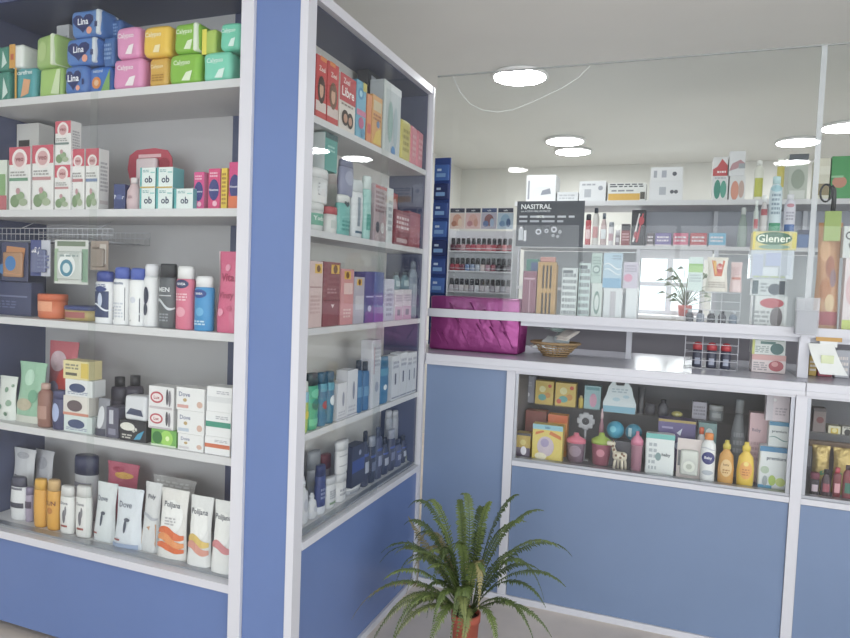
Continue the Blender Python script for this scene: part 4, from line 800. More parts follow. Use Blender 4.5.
# flower shaped grey photo frame
c0 = at(585, 436, 'y', 2.99); t = thing('photo_frame', 'grey flower shaped frame with a dark round opening, above the cups', 'frame', (c0.x, 2.99, FL))
b = MB(); zc = at(585, 421, 'y', 2.99).z-FL
for k in range(8):
    a = 2*PI*k/8; b.rbox(.026*math.cos(a), 0, zc+.026*math.sin(a), .013, .006, .013, .006, '#a9abb3', n=0)
b.lathe([(.028, -.004), (.028, .004)], '#b4b6be', 20); n0 = len(b.v)-40
for q in range(n0, len(b.v)): x, y, z = b.v[q]; b.v[q] = (x, z, zc+y)
b.box(-.004, .004, .002, .008, 0, zc-.02, '#a9abb3'); b.box(-.02, .02, -.012, .016, 0, .006, '#a9abb3'); b.build('frame', t)
b = MB(); b.lathe([(.001, -.0055), (.016, -.005)], '#3a3c44', 16, cap=False)
for q in range(len(b.v)): x, y, z = b.v[q]; b.v[q] = (x, z-.002, zc+y)
b.build('opening', t)
# teal balls
D('ball', 'teal_rattle', 605.5, 624, 416, .7535, 'teal round rattle lying left of its pair above the giraffe toy', 'rattle', '#2f9dc0', [('d', .4, .6, .18, '#6fc4da')], Y=2.96, h=.078, group='teal rattles')
D('ball', 'teal_rattle', 624.5, 642, 419, .7535, 'darker teal round rattle with pale stripe, right of its pair', 'rattle', '#3a8fae', [('r', .2, .3, .4, .8, '#b9d9e2')], Y=2.96, h=.074, group='teal rattles')
rz_block = bx('display_block', at(606, 440, 'y', 2.95).x, at(641, 440, 'y', 2.95).x, 2.955, 3.03, FL, .753, mat('#5b5a66', .5)); tag(rz_block, 'small dark display block carrying the two teal rattles', 'display block')
# white bib on a hanger shape
p0, p1 = at(603, 414, 'y', 3.1), at(635, 414, 'y', 3.1); zt = at(619, 381, 'y', 3.1).z; w = p1.x-p0.x; h = zt-GS
b = MB(); out = [(-.5, 0), (.5, 0), (.52, .3), (.42, .55), (.36, .8), (.24, .98), (.16, 1), (.12, .86), (-.12, .86), (-.16, 1), (-.24, .98), (-.36, .8), (-.42, .55), (-.52, .3)]
n = len(out)
for yy, rv in ((-.006, 0), (.006, 1)):
    f = tuple(range(n)); b.add([(u*w, yy, v*h) for u, v in out], [f if not rv else f[::-1]], '#dfeaf0')
b.add([(u*w, yy, v*h) for yy in (-.006, .006) for u, v in out], [(i, i+n, (i+1) % n+n, (i+1) % n) for i in range(n)], '#dfeaf0')
decor(b, [('r', .0, .0, 1, .2, '#8cc3dc'), ('e', .4, .42, .12, .06, '#bcd8e6'), ('e', .7, .52, .1, .05, '#bcd8e6'), ('l', .25, .62, .75, .78, 2, '#b9cbd6')], lambda u, v, e: (u, -.006-e, v), w, h)
tag(b.build('baby_bib', None, None, (p0.x+w/2, 3.1, GS)), 'white bib with a blue hem standing in the middle of the case', 'bib')
# giraffe teether
g = at(619, 467, 'y', 2.9); zg = at(619, 442, 'y', 2.9).z-FL; t = thing('giraffe_teether', 'cream and brown long necked animal teether standing in the case', 'toy', (g.x, 2.91, FL))
CR = mat('#e3d8c4', .4); BR = mat('#8a6a52', .5); b = MB()
for (x, y) in ((-.022, -.008), (-.006, .01), (.012, -.008), (.026, .01)): b.tube([(x, y, .001), (x*.9, y, .03), (x*.7, y*.6, .05)], .006, CR, 8)
b.rbox(0, 0, .058, .03, .016, .018, .014, CR, n=1); b.tube([(-.018, 0, .06), (-.026, 0, .085), (-.03, 0, zg-.02)], .010, CR, 10, taper=.7); b.rbox(-.038, 0, zg-.012, .018, .010, .010, .008, CR, n=1)
for s in (-1, 1): b.tube([(-.03, s*.006, zg-.006), (-.028, s*.009, zg+.006)], .0025, BR, 6)
for (x, z) in ((-.015, .062), (.004, .055), (.018, .064), (-.024, .085), (-.03, .1), (.01, .07)): b.rbox(x, -.0125, z, .005, .006, .005, .003, BR, n=0)
b.build('body', t)
D('bottle', 'dark_cup', 644, 656, 404, GS, 'dark upright case beside the bib on the glass shelf', 'case', '#474853', [], style='lotion', cap='#5a5b66', Y=3.12)
D('bottle', 'dark_cup', 657, 669, 400, GS, 'dark bottle brush holder with a ring, right of the other dark case', 'case', '#53545f', [], style='flask', cap='#3c3d47', Y=3.12)
D('ball', 'yellow_duck_ball', 671, 683, 412, GS, 'small pale yellow ball on the glass shelf', 'ball', '#d7cc70', [('d', .5, .5, .15, '#eee7ab')], Y=3.12)
D('pack', 'baby_pack', 645, 674.5, 434, FL, 'white soft pack with teal top and vertical lettering', 'pack', '#e3e8ea', [('r', 0, .88, 1, 1, '#6fc0bd'), ('t', 'baby', .72, .5, .13, '#4b5560', .3), ('l', .12, .1, .4, .8, 5, '#b4bcc4'), ('e', .45, .45, .1, .1, '#89a4a8')], Y=2.9, d=.05, r=.16)
D('carton', 'purple_carton', 657, 695, 420, FL, 'purple violet carton with gold rim behind the white soft packs', 'box', '#6a5f96', [('r', 0, .95, 1, 1, '#b39d5c'), ('e', .6, .5, .14, .08, '#b9c2e6'), ('p', [(.5, .75), (.65, .85), (.6, .7)], '#dfe4f4'), ('r', .1, .82, .4, .86, '#a9a2cc')], Y=3.0, d=.07)
D('card', 'soother_card', 676.5, 702, 439, FL, 'pale rose card with a round moulded soother, beside the white soft pack', 'blister pack', '#dccfce', [('r', .04, .3, .14, .7, '#7b7d84'), ('d', .5, .33, .34, '#c9ccc8'), ('d', .5, .33, .24, '#dfe2da'), ('d', .5, .33, .12, '#b9beb4')], Y=2.91, d=.03, goods='#d5d8d2')
D('bottle', 'talc_bottle', 700.5, 716, 434, FL, 'white oval bottle with an orange cap and navy label, front of the case', 'bottle', '#ecedef', [('e', .5, .5, .42, .13, '#3a3f80'), ('t', 'Baby', .5, .5, .07, '#f2f3f8', .6), ('e', .5, .2, .35, .05, '#b9c0cc'), ('s', .68, .02, .03, '#c9ccd6')], style='shampoo', cap='#ef8f3e', Y=2.885, d=.04)
D('bottle', 'talc_bottle', 696, 705, 428, FL, 'bottle with an orange red cap half hidden behind the white oval one', 'bottle', '#d9d5d6', [], style='shampoo', cap='#e0633c', Y=2.95, d=.04)
D('bottle', 'shampoo_bottle', 718, 735, 441, FL, 'amber honey baby bottle with an olive yellow cap', 'bottle', '#dba04a', [('e', .5, .38, .34, .2, '#e9c489'), ('t', 'baby', .5, .45, .06, '#8a5a2a', .5), ('l', .3, .25, .7, .36, 2, '#b9803c')], style='baby', cap='#d8c34a', Y=2.885, d=.04)
D('bottle', 'shampoo_bottle', 737, 755.5, 443, FL, 'bright yellow baby bottle with a yellow cap', 'bottle', '#f2cb3a', [('e', .5, .38, .34, .2, '#efa94e'), ('d', .5, .52, .14, '#f5dc78'), ('l', .3, .25, .7, .42, 3, '#c9782c')], style='baby', cap='#f0d344', Y=2.885, d=.045)
D('pack', 'wipes_pack', 758.5, 790, 447, FL, 'white diaper pack with blue top and green leaf print, right front of the case', 'pack', '#e5eaee', [('r', 0, .88, 1, 1, '#3f86b8'), ('t', 'premium', .55, .72, .1, '#4a5a70', .7), ('d', .2, .45, .14, '#b9cbb8'), ('e', .45, .22, .12, .12, '#b3cf5c'), ('e', .72, .2, .16, .1, '#c9d97a'), ('r', .0, .0, .45, .1, '#4f9dc9'), ('e', .22, .2, .08, .12, '#a3adb4')], Y=2.9, d=.06, r=.14, key='wp')
D('carton', 'blue_white_carton', 768.5, 790, 422, 'wp', 'white and blue carton on top of the diaper pack', 'box', '#dfe5e8', [('r', 0, .84, 1, 1, '#4a93bd'), ('t', 'premium', .5, .6, .14, '#4d6070', .7), ('s', .3, .08, .05, '#7fa3a5')], Y=2.91, d=.05, key='bw')
D('carton', 'pink_carton', 766, 790, 393, 'bw', 'pale pink carton topmost at the right end of the baby case', 'box', '#dfd2dc', [('d', .35, .75, .08, '#f5f2f6'), ('r', 0, .0, .3, 1, '#d3cdd8'), ('l', .4, .2, .9, .5, 3, '#b9adba')], Y=2.92, d=.05)
D('carton', 'pink_carton', 748, 766.5, 413, FL, 'tall pale pink carton with faint lettering, behind the yellow bottle', 'box', '#dcb9c2', [('t', 'Baby', .4, .75, .06, '#7d6f86', .5), ('l', .15, .3, .85, .6, 4, '#c39ca8')], Y=2.98, d=.05)
D('bottle', 'smoky_bottle', 730, 747, 400, FL, 'tall smoky grey bottle behind the amber ones', 'bottle', '#6f747c', [('l', .2, .3, .8, .6, 3, '#8d939a')], style='flask', cap='#8d9298', Y=3.02)
D('carton', 'teal_box', 697, 716, 423, FL, 'low teal grey carton behind the white oval bottle', 'box', '#7fa0a2', [('e', .6, .8, .2, .1, '#d9e3e2')], Y=3.04, d=.05)
D('carton', 'lilac_carton', 692, 707, 402, GS, 'pale lilac carton on the glass shelf above the teal grey one', 'box', '#b9b6c6', [('l', .1, .2, .9, .8, 3, '#94919f')], Y=3.14, d=.05)
D('bottle', 'clear_jar', 709, 724, 406, GS, 'squat grey jar on the glass shelf behind the amber bottles', 'jar', '#9aa0a6', [('r', .2, .2, .8, .5, '#b9bec2')], style='jar', cap='#c5c8cc', Y=3.14)
D('pouch', 'dark_pouch', 637, 645.5, 388, GS, 'dark hanging style pouch directly right of the bib', 'pouch', '#3f404a', [], Y=3.14, d=.03)
# right hand case
D('carton', 'brown_carton', 813, 826, 408, GS, 'small brown carton with a dark red disc, right hand case', 'box', '#8d7f80', [('d', .55, .5, .3, '#7a3f44'), ('r', 0, .85, 1, 1, '#6a6066')], Y=3.12, d=.05, key='br')
D('carton', 'yellow_white_carton', 828, 841, 426, GS, 'white and yellow carton on the shelf of the right hand case', 'box', '#e5e0c0', [('r', .2, .0, .8, .7, '#e0c23e'), ('d', .5, .4, .2, '#f1e6a0')], Y=3.12, d=.05)
D('carton', 'black_white_carton', 842, 856, 427, GS, 'white carton with a black arch print, cut by the right edge', 'box', '#dfdcd2', [('e', .4, .3, .25, .4, '#3f3e42'), ('l', .1, .75, .9, .95, 1, '#4a4a4c')], Y=3.12, d=.05)
D('carton', 'wooden_tray', 809, 862, 442, .80, 'brown wooden tray edge across the right hand case', 'tray', '#7d6554', [], Y=3.06, d=.03, h=.024); 
D('carton', 'display_block', 812, 860, 449, FL, 'dark block carrying the wooden tray in the right hand case', 'display block', '#4a4044', [], Y=3.061, d=.028, h=.159)
D('pouch', 'gold_bag', 812, 832, 447, FL, 'crumpled gold gift bag with a green bow, left one', 'gift bag', mat('#b39a5c', .28, .6, bump=.8, nscale=40), [('p', [(.3, .35), (.7, .4), (.8, .5), (.4, .45)], '#3f9a6c')], Y=2.96, d=.05, group='gold gift bags')
D('pouch', 'gold_bag', 833, 858, 450, FL, 'crumpled gold gift bag cut by the right edge', 'gift bag', mat('#b39a5c', .28, .6, bump=.8, nscale=40), [('p', [(.1, .38), (.4, .44), (.2, .54)], '#3f9a6c')], Y=2.96, d=.05, group='gold gift bags')
for i, (x0, x1, yt, c, k) in enumerate(((810, 820, 473, '#3c3540', '#7d3a52'), (821, 832, 470, '#4a3540', '#2e2a34'), (833, 842, 468, '#7d2f3c', '#c04a5a'), (843, 854, 466, '#8a3a46', '#4a2f3a'))):
    D('bottle', 'gift_bottle', x0, x1, yt, FL, 'small dark and red bottle, %s of four before the gold bags' % ('first', 'second', 'third', 'fourth')[i], 'bottle', c, [('r', .2, .2, .8, .5, ('#c9b4c0', '#a04a5e', '#e0a0ac', '#3f7a6c')[i])], Y=2.89, style=('tub', 'flask', 'square', 'shampoo')[i], cap=k, group='small gift bottles')

# ================================================================== ON AND ABOVE THE COUNTER
CTZ = CT+.0015
# fuchsia foil parcel
p0, p1 = at(429, 345, 'y', 3.03), at(518, 350, 'y', 3.03); zt = at(470, 297, 'y', 3.03).z
FOIL = mat('#98337f', .28, .4, bump=1, nscale=11)
b = MB(); w = p1.x-p0.x; h = zt-CTZ; b.rbox(0, 0, h/2, w/2, .085, h/2, .012, FOIL, squish=.02, seed=3, n=6)
rn = random.Random(4)
for k in range(11):      # diagonal folds of the foil
    u = -w/2+.03+w*.85*k/11; l = rn.uniform(.05, .1); z0 = rn.uniform(.02, h-.1)
    b.tube([(u, -.086, z0+l), (u+l*.35, -.0875, z0+l*.5), (u+l*.6, -.086, z0)], rn.uniform(.003, .006), FOIL, 6, taper=.3)
for k in range(6): b.tube([(w/2-.012+.002*k, -.07+.028*k, h), (w/2+.004, -.07+.028*k, h*.5), (w/2-.002, -.06+.026*k, .004)], .003, FOIL, 6)
tag(b.build('foil_parcel', None, None, ((p0.x+p1.x)/2, 3.117, CTZ)), 'large parcel wrapped in shiny fuchsia foil lying on the counter behind the rail', 'parcel')
# blue display strips beside the cabinet
def panel(name, px0, px1, y0, y1, Y, label, cat, c, parts, base=None, d=.012, grp=None):
    a0, a1 = at(px0, (y0+y1)/2, 'y', Y), at(px1, (y0+y1)/2, 'y', Y); zt = at((px0+px1)/2, y0, 'y', Y).z; zb = base if base is not None else at((px0+px1)/2, y1, 'y', Y).z
    t = thing(name, label, cat, ((a0.x+a1.x)/2, Y, zb), 0, grp); w = a1.x-a0.x; h = zt-zb
    b = MB(); b.box(-w/2, w/2, 0, d, 0, h, c); b.build('backing', t); parts(t, w, h); return t
def blueparts(t, w, h):
    rn = random.Random(5); n = 9
    for k in range(n):
        z = h*(.08+.9*k/n); b = MB(); b.rbox(0, -.008, z+h*.04, w*.46, .007, h*.042, .004, ('#2c4c96', '#1f2f6a', '#3a66b4')[k % 3], n=0)
        decor(b, [('r', .15, .2, .8, .45, '#7fa8dc'), ('r', .2, .6, .5, .75, '#c6d6ee')], lambda u, v, e: (u, -.0152-e, z+v), w*.9, h*.08); b.build('blister', t)
panel('razor_display', 432.5, 448, 158, 300, 3.27, 'tall narrow blue display of razor blisters beside the angled cabinet', 'display', '#24418a', blueparts, base=CTZ)
# nail polish rack
Yn = 3.26; xa, xb = at(448.5, 250, 'y', Yn).x, at(512.5, 250, 'y', Yn).x; ztop = at(480, 229, 'y', Yn).z; w = xb-xa; mx = (xa+xb)/2
rz = [at(480, y, 'y', Yn).z for y in (251, 271, 292)]
t = thing('nail_polish_rack', 'white nail polish rack with four picture cards on top, behind the fuchsia parcel', 'rack', (mx, Yn, CTZ))
RK = mat('#dcdce2', .4)
bx('back_panel', -w/2, w/2, .11, .116, 0, ztop-CTZ, RK, t)
for s in (-1, 1): bx('side_panel', s*w/2-.003, s*w/2+.003, -.004, .11, 0, ztop-CTZ, RK, t)
for z in rz+[CTZ+.05]: 
    bx('tier', -w/2+.003, w/2-.003, 0, .109, z-CTZ-.006, z-CTZ, RK, t)
    bb = MB(); bb.tube([(-w/2+.003, -.002, z-CTZ+.012), (w/2-.003, -.002, z-CTZ+.012)], .0015, ALU); bb.build('wire_rail', t)
for k in range(4):
    b = MB(); cw = w/4*.95; ch = at(480, 208, 'y', Yn).z-ztop; z0 = ztop-CTZ; cx = -w/2+w/4*(k+.5)
    b.box(cx-cw/2, cx+cw/2, -.004, -.002, z0, z0+ch, '#dfdde0')
    decor(b, [('r', .02, .78, .98, .98, ('#46485a', '#3b3c4e', '#4b5a86', '#3d4258')[k]), ('r', 0, 0, 1, .75, ('#e2c7bd', '#e0bcbc', '#b9b2c4', '#b4c6d8')[k]), ('e', .5, .42, .3, .28, ('#d9a08c', '#dba9a0', '#8f5f64', '#8fb0cc')[k]), ('e', .3, .25, .18, .14, ('#b97a62', '#c3848c', '#6b7fae', '#6d8fb6')[k]), ('e', .7, .3, .14, .2, ('#e9cdb9', '#cf9a8a', '#a7b9d6', '#3f5f8e')[k]), ('t', 'nails', .5, .88, .08, '#f0eef4', .6)],
          lambda u, v, e: (cx+u, -.004-e, z0+v), cw, ch); b.build('picture_card', t)
PC = [['#5a3040', '#8a4a5a', '#c9a0a8', '#a04050', '#b84a60', '#d0707c', '#c05060', '#d8808c', '#c04858', '#8a3038', '#e08890', '#a83848'],
      ['#a03048', '#b04050', '#7a3a50', '#7088b8', '#8a98b8', '#b0b8c8', '#d8c8c8', '#b08898', '#985060', '#403848', '#302830', '#584858'],
      ['#c8c0c8', '#b0a8b0', '#d8d0d4', '#c0b8b8', '#a8a0a8', '#d0d0d8', '#b8b0b8', '#c8c4cc', '#a09aa4', '#d4ced4', '#b4b0bc', '#c4bcc4']]
protos = {}
for r_ in range(3):
    for k in range(12):
        c = PC[r_][k]; bw = w/12*.86; hh = .066
        lb = 'nail polish bottle, %s from the left on the %s tier of the white rack' % (('first', 'second', 'third', 'fourth', 'fifth', 'sixth', 'seventh', 'eighth', 'ninth', 'tenth', 'eleventh', 'twelfth')[k], ('upper', 'middle', 'lower')[r_])
        loc = (mx-w/2+.004+(w-.008)/12*(k+.5), Yn+.022, rz[r_]+.0004)
        q = thing('nail_polish', lb, 'nail polish', loc, 0, 'nail polishes on the rack')
        if c not in protos:
            b = MB(); b.rbox(0, 0, .017, bw/2, .012, .017, .005, mat(c, .2), n=0); g1 = b.build('bottle', q)
            b = MB(); b.lathe([(.006, .0342), (.0105, .036), (.0098, hh-.003), (.008, hh)], '#35343c', 12); g2 = b.build('cap', q); protos[c] = (g1, g2)
        else:
            for g in protos[c]: g_ = g.copy(); C.objects.link(g_); g_.parent = q
# NASITRAL poster on the back of the glass
Yp = 3.0045; a0, a1 = at(516.5, 223, 'y', Yp), at(584, 223, 'y', Yp); zb, zt = at(550, 247, 'y', Yp).z, at(550, 201, 'y', Yp).z; w = a1.x-a0.x; h = zt-zb
b = MB(); b.box(-w/2, w/2, -.0008, .0008, 0, h, mat('#3c3f4c', .3))
decor(b, [('t', 'NASITRAL', .29, .88, .11, '#f4f4f8', .5), ('t', 'con ACIDO HIALURONICO', .28, .78, .04, '#d9dae2', .46), ('l', .04, .62, .86, .7, 1, '#c9cad4'), ('l', .04, .52, .7, .6, 1, '#b9bac6'), ('t', '100%', .36, .66, .06, '#ffffff', .2),
   ('r', .04, .14, .11, .4, '#c6c8d0'), ('r', .055, .4, .095, .44, '#e6e6ec'), ('r', .12, .12, .16, .36, '#d6d8de')] +
   [i for (u, v, r1, r2) in ((.34, .33, .045, .022), (.46, .35, .03, .015), (.57, .38, .045, .022), (.56, .25, .022, .011), (.66, .33, .024, .012), (.63, .23, .02, .01)) for i in (('d', u, v, r1, '#c2c5cf'), ('d', u, v, r2, '#3c3f4c'))],
   lambda u, v, e: (u, -.0008-e*.6, v), w, h)
tag(b.build('poster', None, None, ((a0.x+a1.x)/2, Yp+.0005, zb)), 'dark grey medicine poster with white capitals fixed to the glass screen', 'poster')
# wicker basket of sachets
p = at(553, 357, 'z', CTZ); t = thing('wicker_basket', 'small wicker basket on the counter right of the fuchsia parcel', 'basket', (p.x, p.y+.05, CTZ))
WK = mat('#a88b63', .7, bump=.6, nscale=60); b = MB(); n = 40
b.lathe([(.001, .002), (.05, .002), (.05, 0)], WK, 24, cap=False, ey=.8)
for j in range(6):
    r = .055+.010*j; z = .003+.011*j
    b.tube([((r+.0016*math.sin(i*PI/2+(j % 2)*PI))*math.cos(2*PI*i/n), .8*(r+.0016*math.sin(i*PI/2+(j % 2)*PI))*math.sin(2*PI*i/n), z) for i in range(n)], .0036, WK, 6, closed=True)
for i in range(20):
    a = 2*PI*i/20; b.tube([(.05*math.cos(a), .04*math.sin(a), .002), (.108*math.cos(a), .0864*math.sin(a), .06)], .0025, WK, 5)
b.build('bowl', t)
b = MB(); b.tube([(.114*math.cos(2*PI*i/n), .091*math.sin(2*PI*i/n), .064) for i in range(n)], .006, WK, 8, closed=True); b.build('rim', t)
rn = random.Random(9)
for i, (dx, dy, c, lb) in enumerate(((-.06, 0, '#cfd6d6', 'silver grey'), (-.02, -.02, '#dfe3e4', 'white'), (.03, .01, '#b9c4c9', 'pale blue'), (.06, -.03, '#d6d0c8', 'cream'), (-.01, .03, '#9fb0ae', 'sea green'))):
    b = MB(); b.rbox(0, 0, .008, .05, .034, .009, .007, mat(c, .2, bump=.6, nscale=30), squish=.35, seed=i, n=3)
    o = b.build('sachet', None, None, (p.x+dx, p.y+.05+dy, CTZ+.040+.020*i)); o.rotation_euler = (rn.uniform(-.15, .15), rn.uniform(-.35, .35), rn.uniform(0, 3)); tag(o, lb+' crumpled sachet heaped in the wicker basket', 'sachet', 'sachets in the wicker basket')
# ---- goods on the white shelf behind the screen
def H(kind, name, x0, x1, yt, base, label, cat, c, dec=(), Y=3.07, **o):
    return item(kind, name, x0, x1, yt, ('y', Y), base, label, cat, c, dec, **o)
H('carton', 'burgundy_carton', 522, 536, 271, SH, 'burgundy carton with a pale vertical stripe beside the wooden comb display', 'box', '#8d5068', [('r', .5, .1, .56, .8, '#c9a3b4'), ('r', .1, .82, .9, .86, '#c9a3b4'), ('r', 0, 0, 1, .12, '#55333f')], d=.04)
H('carton', 'teal_carton', 525, 537, 259, SH, 'teal and blue carton behind the burgundy one', 'box', '#4f9a8c', [('r', .4, .8, 1, .95, '#4f6fa6'), ('l', .1, .5, .9, .8, 3, '#a6d4c4')], Y=3.16, d=.04)
a0, a1 = at(537.5, 280, 'y', 3.07), at(556, 280, 'y', 3.07); zt = at(547, 262, 'y', 3.07).z; w = a1.x-a0.x; h = zt-SH
t = thing('comb_display', 'tan wooden display with two rows of dark upright slots on the white shelf', 'display', ((a0.x+a1.x)/2, 3.07, SH)); TAN = mat('#c49a5c', .5, noise=.1, nscale=30)
b = MB(); b.box(-w/2, w/2, .012, .016, 0, h, '#40342c')
for z0, z1 in ((0, .04), (.46, .54), (.94, 1)): b.box(-w/2, w/2, 0, .016, h*z0, h*z1, TAN)
for k in range(6): x = -w/2+w*(k/5); e = w*.16 if k in (0, 5) else w*.045; b.box(max(-w/2, x-e), min(w/2, x+e), .001, .015, 0, h, TAN)
b.build('slotted_front', t); b = MB(); b.box(-w/2, w/2, .0165, .05, 0, h*.96, TAN); b.build('box', t)
b = MB(); b.rbox(0, .012, h+.012, w*.42, .01, .012, .006, '#cf8f86', n=0); b.build('header', t)
TXR = [('l', .06, .1, .94, .92, 7, '#8f969c'), ('r', .05, .9, .7, .96, '#6d757c')]
H('carton', 'printed_carton', 561, 577, 268, SH, 'white carton with rows of grey print, first right of the comb display', 'box', '#d9dfe0', TXR, d=.05, group='white printed cartons')
H('carton', 'printed_carton', 578, 590, 263, SH, 'pale teal carton with rows of grey print, second right of the comb display', 'box', '#c9d8d8', TXR, d=.05, group='white printed cartons')
H('carton', 'pale_green_carton', 591, 602, 283, SH, 'small white carton with green grey rings, lower one left of the pale blue carton', 'box', '#d3dbd8', [('e', .5, .5, .3, .3, '#7f9a94'), ('e', .5, .5, .22, .2, '#d3dbd8')], d=.05, key='pg')
H('carton', 'pale_green_carton', 591, 602, 253, 'pg', 'pale green carton with a dark ring mark, upper one left of the pale blue carton', 'box', '#bccfca', [('e', .5, .45, .36, .14, '#6b8a8a'), ('e', .5, .45, .28, .09, '#c9d8d4'), ('r', .05, .25, .95, .27, '#7f9a94'), ('l', .1, .6, .9, .9, 3, '#8fa8a4')], d=.05)
H('carton', 'pale_blue_carton', 603, 622, 288, SH, 'white and grey carton under the pale blue one', 'box', '#dcdfe4', [('r', .35, .2, .65, .9, '#c2bec6')], d=.05, key='pb')
H('carton', 'pale_blue_carton', 603, 622, 253, 'pb', 'pale blue carton with white curves, centre left of the white shelf', 'box', '#b4cde0', [('s', .6, .08, .05, '#e6edf4'), ('s', .45, .08, .05, '#dbe6ef'), ('r', 0, 0, 1, .28, '#86b4d6'), ('l', .5, .8, .95, .95, 2, '#8fa6bc')], d=.05)
H('carton', 'pink_lilac_carton', 623, 638, 262, 'pb', 'lilac carton with a pink spot at the edge of the window view', 'box', '#cfc6d8', [('e', .35, .4, .3, .15, '#dc9ab8'), ('l', .1, .6, .9, .9, 3, '#a9a2b6')], d=.05, h=None)
H('carton', 'white_column_carton', 625, 637, 288, SH, 'plain white upright carton below the lilac one', 'box', '#e2e5ea', [], d=.05)
# wire racks
def rack(px0, px1, y0, base, Y, label, D_=.07):
    a0, a1 = at(px0, y0+15, 'y', Y), at(px1, y0+15, 'y', Y); zt = at((px0+px1)/2, y0, 'y', Y).z; w = a1.x-a0.x; h = zt-base
    t = thing('wire_rack', label, 'wire rack', ((a0.x+a1.x)/2, Y, base), 0, 'white wire racks'); b = MB()
    for z in [.002+(h-.004)*k/4 for k in range(5)]:
        b.tube([(-w/2, 0, z), (w/2, 0, z), (w/2, D_, z), (-w/2, D_, z)], .0016, ALU, 5, closed=True)
    for x in (-w/2, -w/6, w/6, w/2):
        b.tube([(x, 0, .002), (x, 0, h)], .0016, ALU, 5); b.tube([(x, 0, .002), (x, D_, .002)], .0016, ALU, 5)
    b.build('wire_frame', t); return (a0.x+a1.x)/2, w, h
mx, w, h = rack(685, 740, 292, SH, 3.05, 'white wire rack on the shelf behind the glass, holding dark bottles')
TOP['rk'] = SH+h+.0022
H('carton', 'green_white_carton', 688, 703, 257, 'rk', 'white carton with a lime green middle, beside the toothpaste bag', 'box', '#d3e2e0', [('r', 0, .55, 1, .75, '#a9d08a'), ('r', 0, .75, 1, .8, '#8cbf6a'), ('l', .1, .25, .9, .5, 3, '#b4c2c6')], Y=3.055, d=.045)
for k in range(5):
    c = ('#4a4c58', '#8a93a6', '#3c3d48', '#40414d', '#7d8ba0')[k]; x = mx-w/2+w*(k+.5)/5
    t = thing('dark_bottle', '%s bottle, %s from the left in the upper wire rack' % (('dark', 'grey', 'black', 'black', 'blue grey')[k], ('first', 'second', 'third', 'fourth', 'fifth')[k]), 'bottle', (x, 3.085, SH+.004), 0, 'bottles in the upper wire rack')
    b = MB(); b.lathe([(.014, 0), (.016, .004), (.016, .05), (.009, .06)], c, 14); b.build('body', t); b = MB(); b.lathe([(.009, .0602), (.009, .075)], ('#c9cbd2', '#34353e')[k % 2], 12); b.build('cap', t)
mx, w, h = rack(685, 738, 336, CTZ, 3.04, 'white wire rack on the counter holding three red capped bottles')
for k in range(3):
    x = mx-w/2+w*(.25+k*.27)
    t = thing('red_capped_bottle', 'dark bottle with a domed red cap, %s of three in the lower wire rack' % ('left', 'middle', 'right')[k], 'bottle', (x, 3.072, CTZ+.004), 0, 'red capped bottles')
    b = MB(); b.lathe([(.018, 0), (.02, .004), (.02, .07), (.017, .076)], '#4c4f60', 16); decor(b, [('r', .2, .2, .8, .6, '#a9b0c4')], lambda u, v, e: (u, -math.sqrt(max(0, .0201**2-u*u))-e-.0003, v), .036, .07, True); b.build('body', t)
    b = MB(); b.lathe([(.0205, .0765), (.0205, .095), (.014, .106), (.004, .11)], '#c4454c', 16); b.build('cap', t)
# toothpaste coloured bag
H('pouch', 'logo_bag', 706, 729, 257, 'rk', 'cream bag with a red and orange cup shaped emblem behind the glass', 'bag', '#e5ddd2', [('p', [(.2, .9), (.85, .9), (.72, .45), (.36, .45)], '#d9653c'), ('p', [(.24, .88), (.42, .88), (.46, .5), (.4, .5)], '#e9b04f'), ('e', .6, .68, .16, .14, '#c93f3c'), ('t', 'Sal', .6, .7, .1, '#f6dcd0', .3), ('l', .1, .1, .9, .3, 3, '#b5a9a0')], Y=3.06, d=.04, lean=.03)
H('pouch', 'rose_bag', 730, 743, 262, 'rk', 'pale rose bag with a reddish foot, right of the cream emblem bag', 'bag', '#dfc3c4', [('r', .1, .42, .9, .5, '#c47a6c'), ('l', .2, .55, .8, .85, 4, '#c9a3a6')], Y=3.065, d=.03)
# stack right of the racks
H('carton', 'rose_print_carton', 751.5, 786, 355, CTZ, 'white and rose carton with a pink print, on the counter by the screen post', 'box', '#e0d4d4', [('r', 0, .7, 1, 1, '#d9aba8'), ('e', .72, .4, .22, .3, '#b8646c'), ('e', .68, .5, .1, .14, '#dba0a0'), ('l', .05, .1, .45, .6, 4, '#a9a3a8')], Y=3.08, d=.1, key='c1')
H('carton', 'green_print_carton', 752, 786, 334.5, 'c1', 'white and sea green carton on top of the rose printed one', 'box', '#dfe6e2', [('r', 0, .8, .95, 1, '#8fae9a'), ('r', .25, .6, .7, .75, '#6d8f8a'), ('e', .75, .35, .2, .32, '#5f807f'), ('r', .0, .0, .08, .9, '#c9cf7c'), ('l', .1, .1, .5, .5, 4, '#a4b0ae')], Y=3.08, d=.1, h=1.2365-TOP['c1'])
H('carton', 'red_print_carton', 752, 787, 296, SH, 'white carton with red and grey print, lowest of the stack behind the post', 'box', '#dcdee0', [('e', .55, .8, .35, .14, '#c9606c'), ('e', .7, .4, .18, .3, '#7d7479'), ('l', .06, .1, .5, .6, 4, '#a9adb2'), ('r', .0, .0, .06, 1, '#8a8f96')], Y=3.08, d=.1, key='d1')
H('carton', 'grey_print_carton', 752, 786, 279, 'd1', 'white carton with dark grey oval print, second of the stack behind the post', 'box', '#ccd2d6', [('r', 0, .1, .18, .9, '#5a6b74'), ('e', .68, .4, .2, .34, '#5a6370'), ('r', .8, .1, .98, .9, '#4c515c'), ('l', .25, .2, .5, .8, 3, '#9aa2aa')], Y=3.09, d=.09, key='d2')
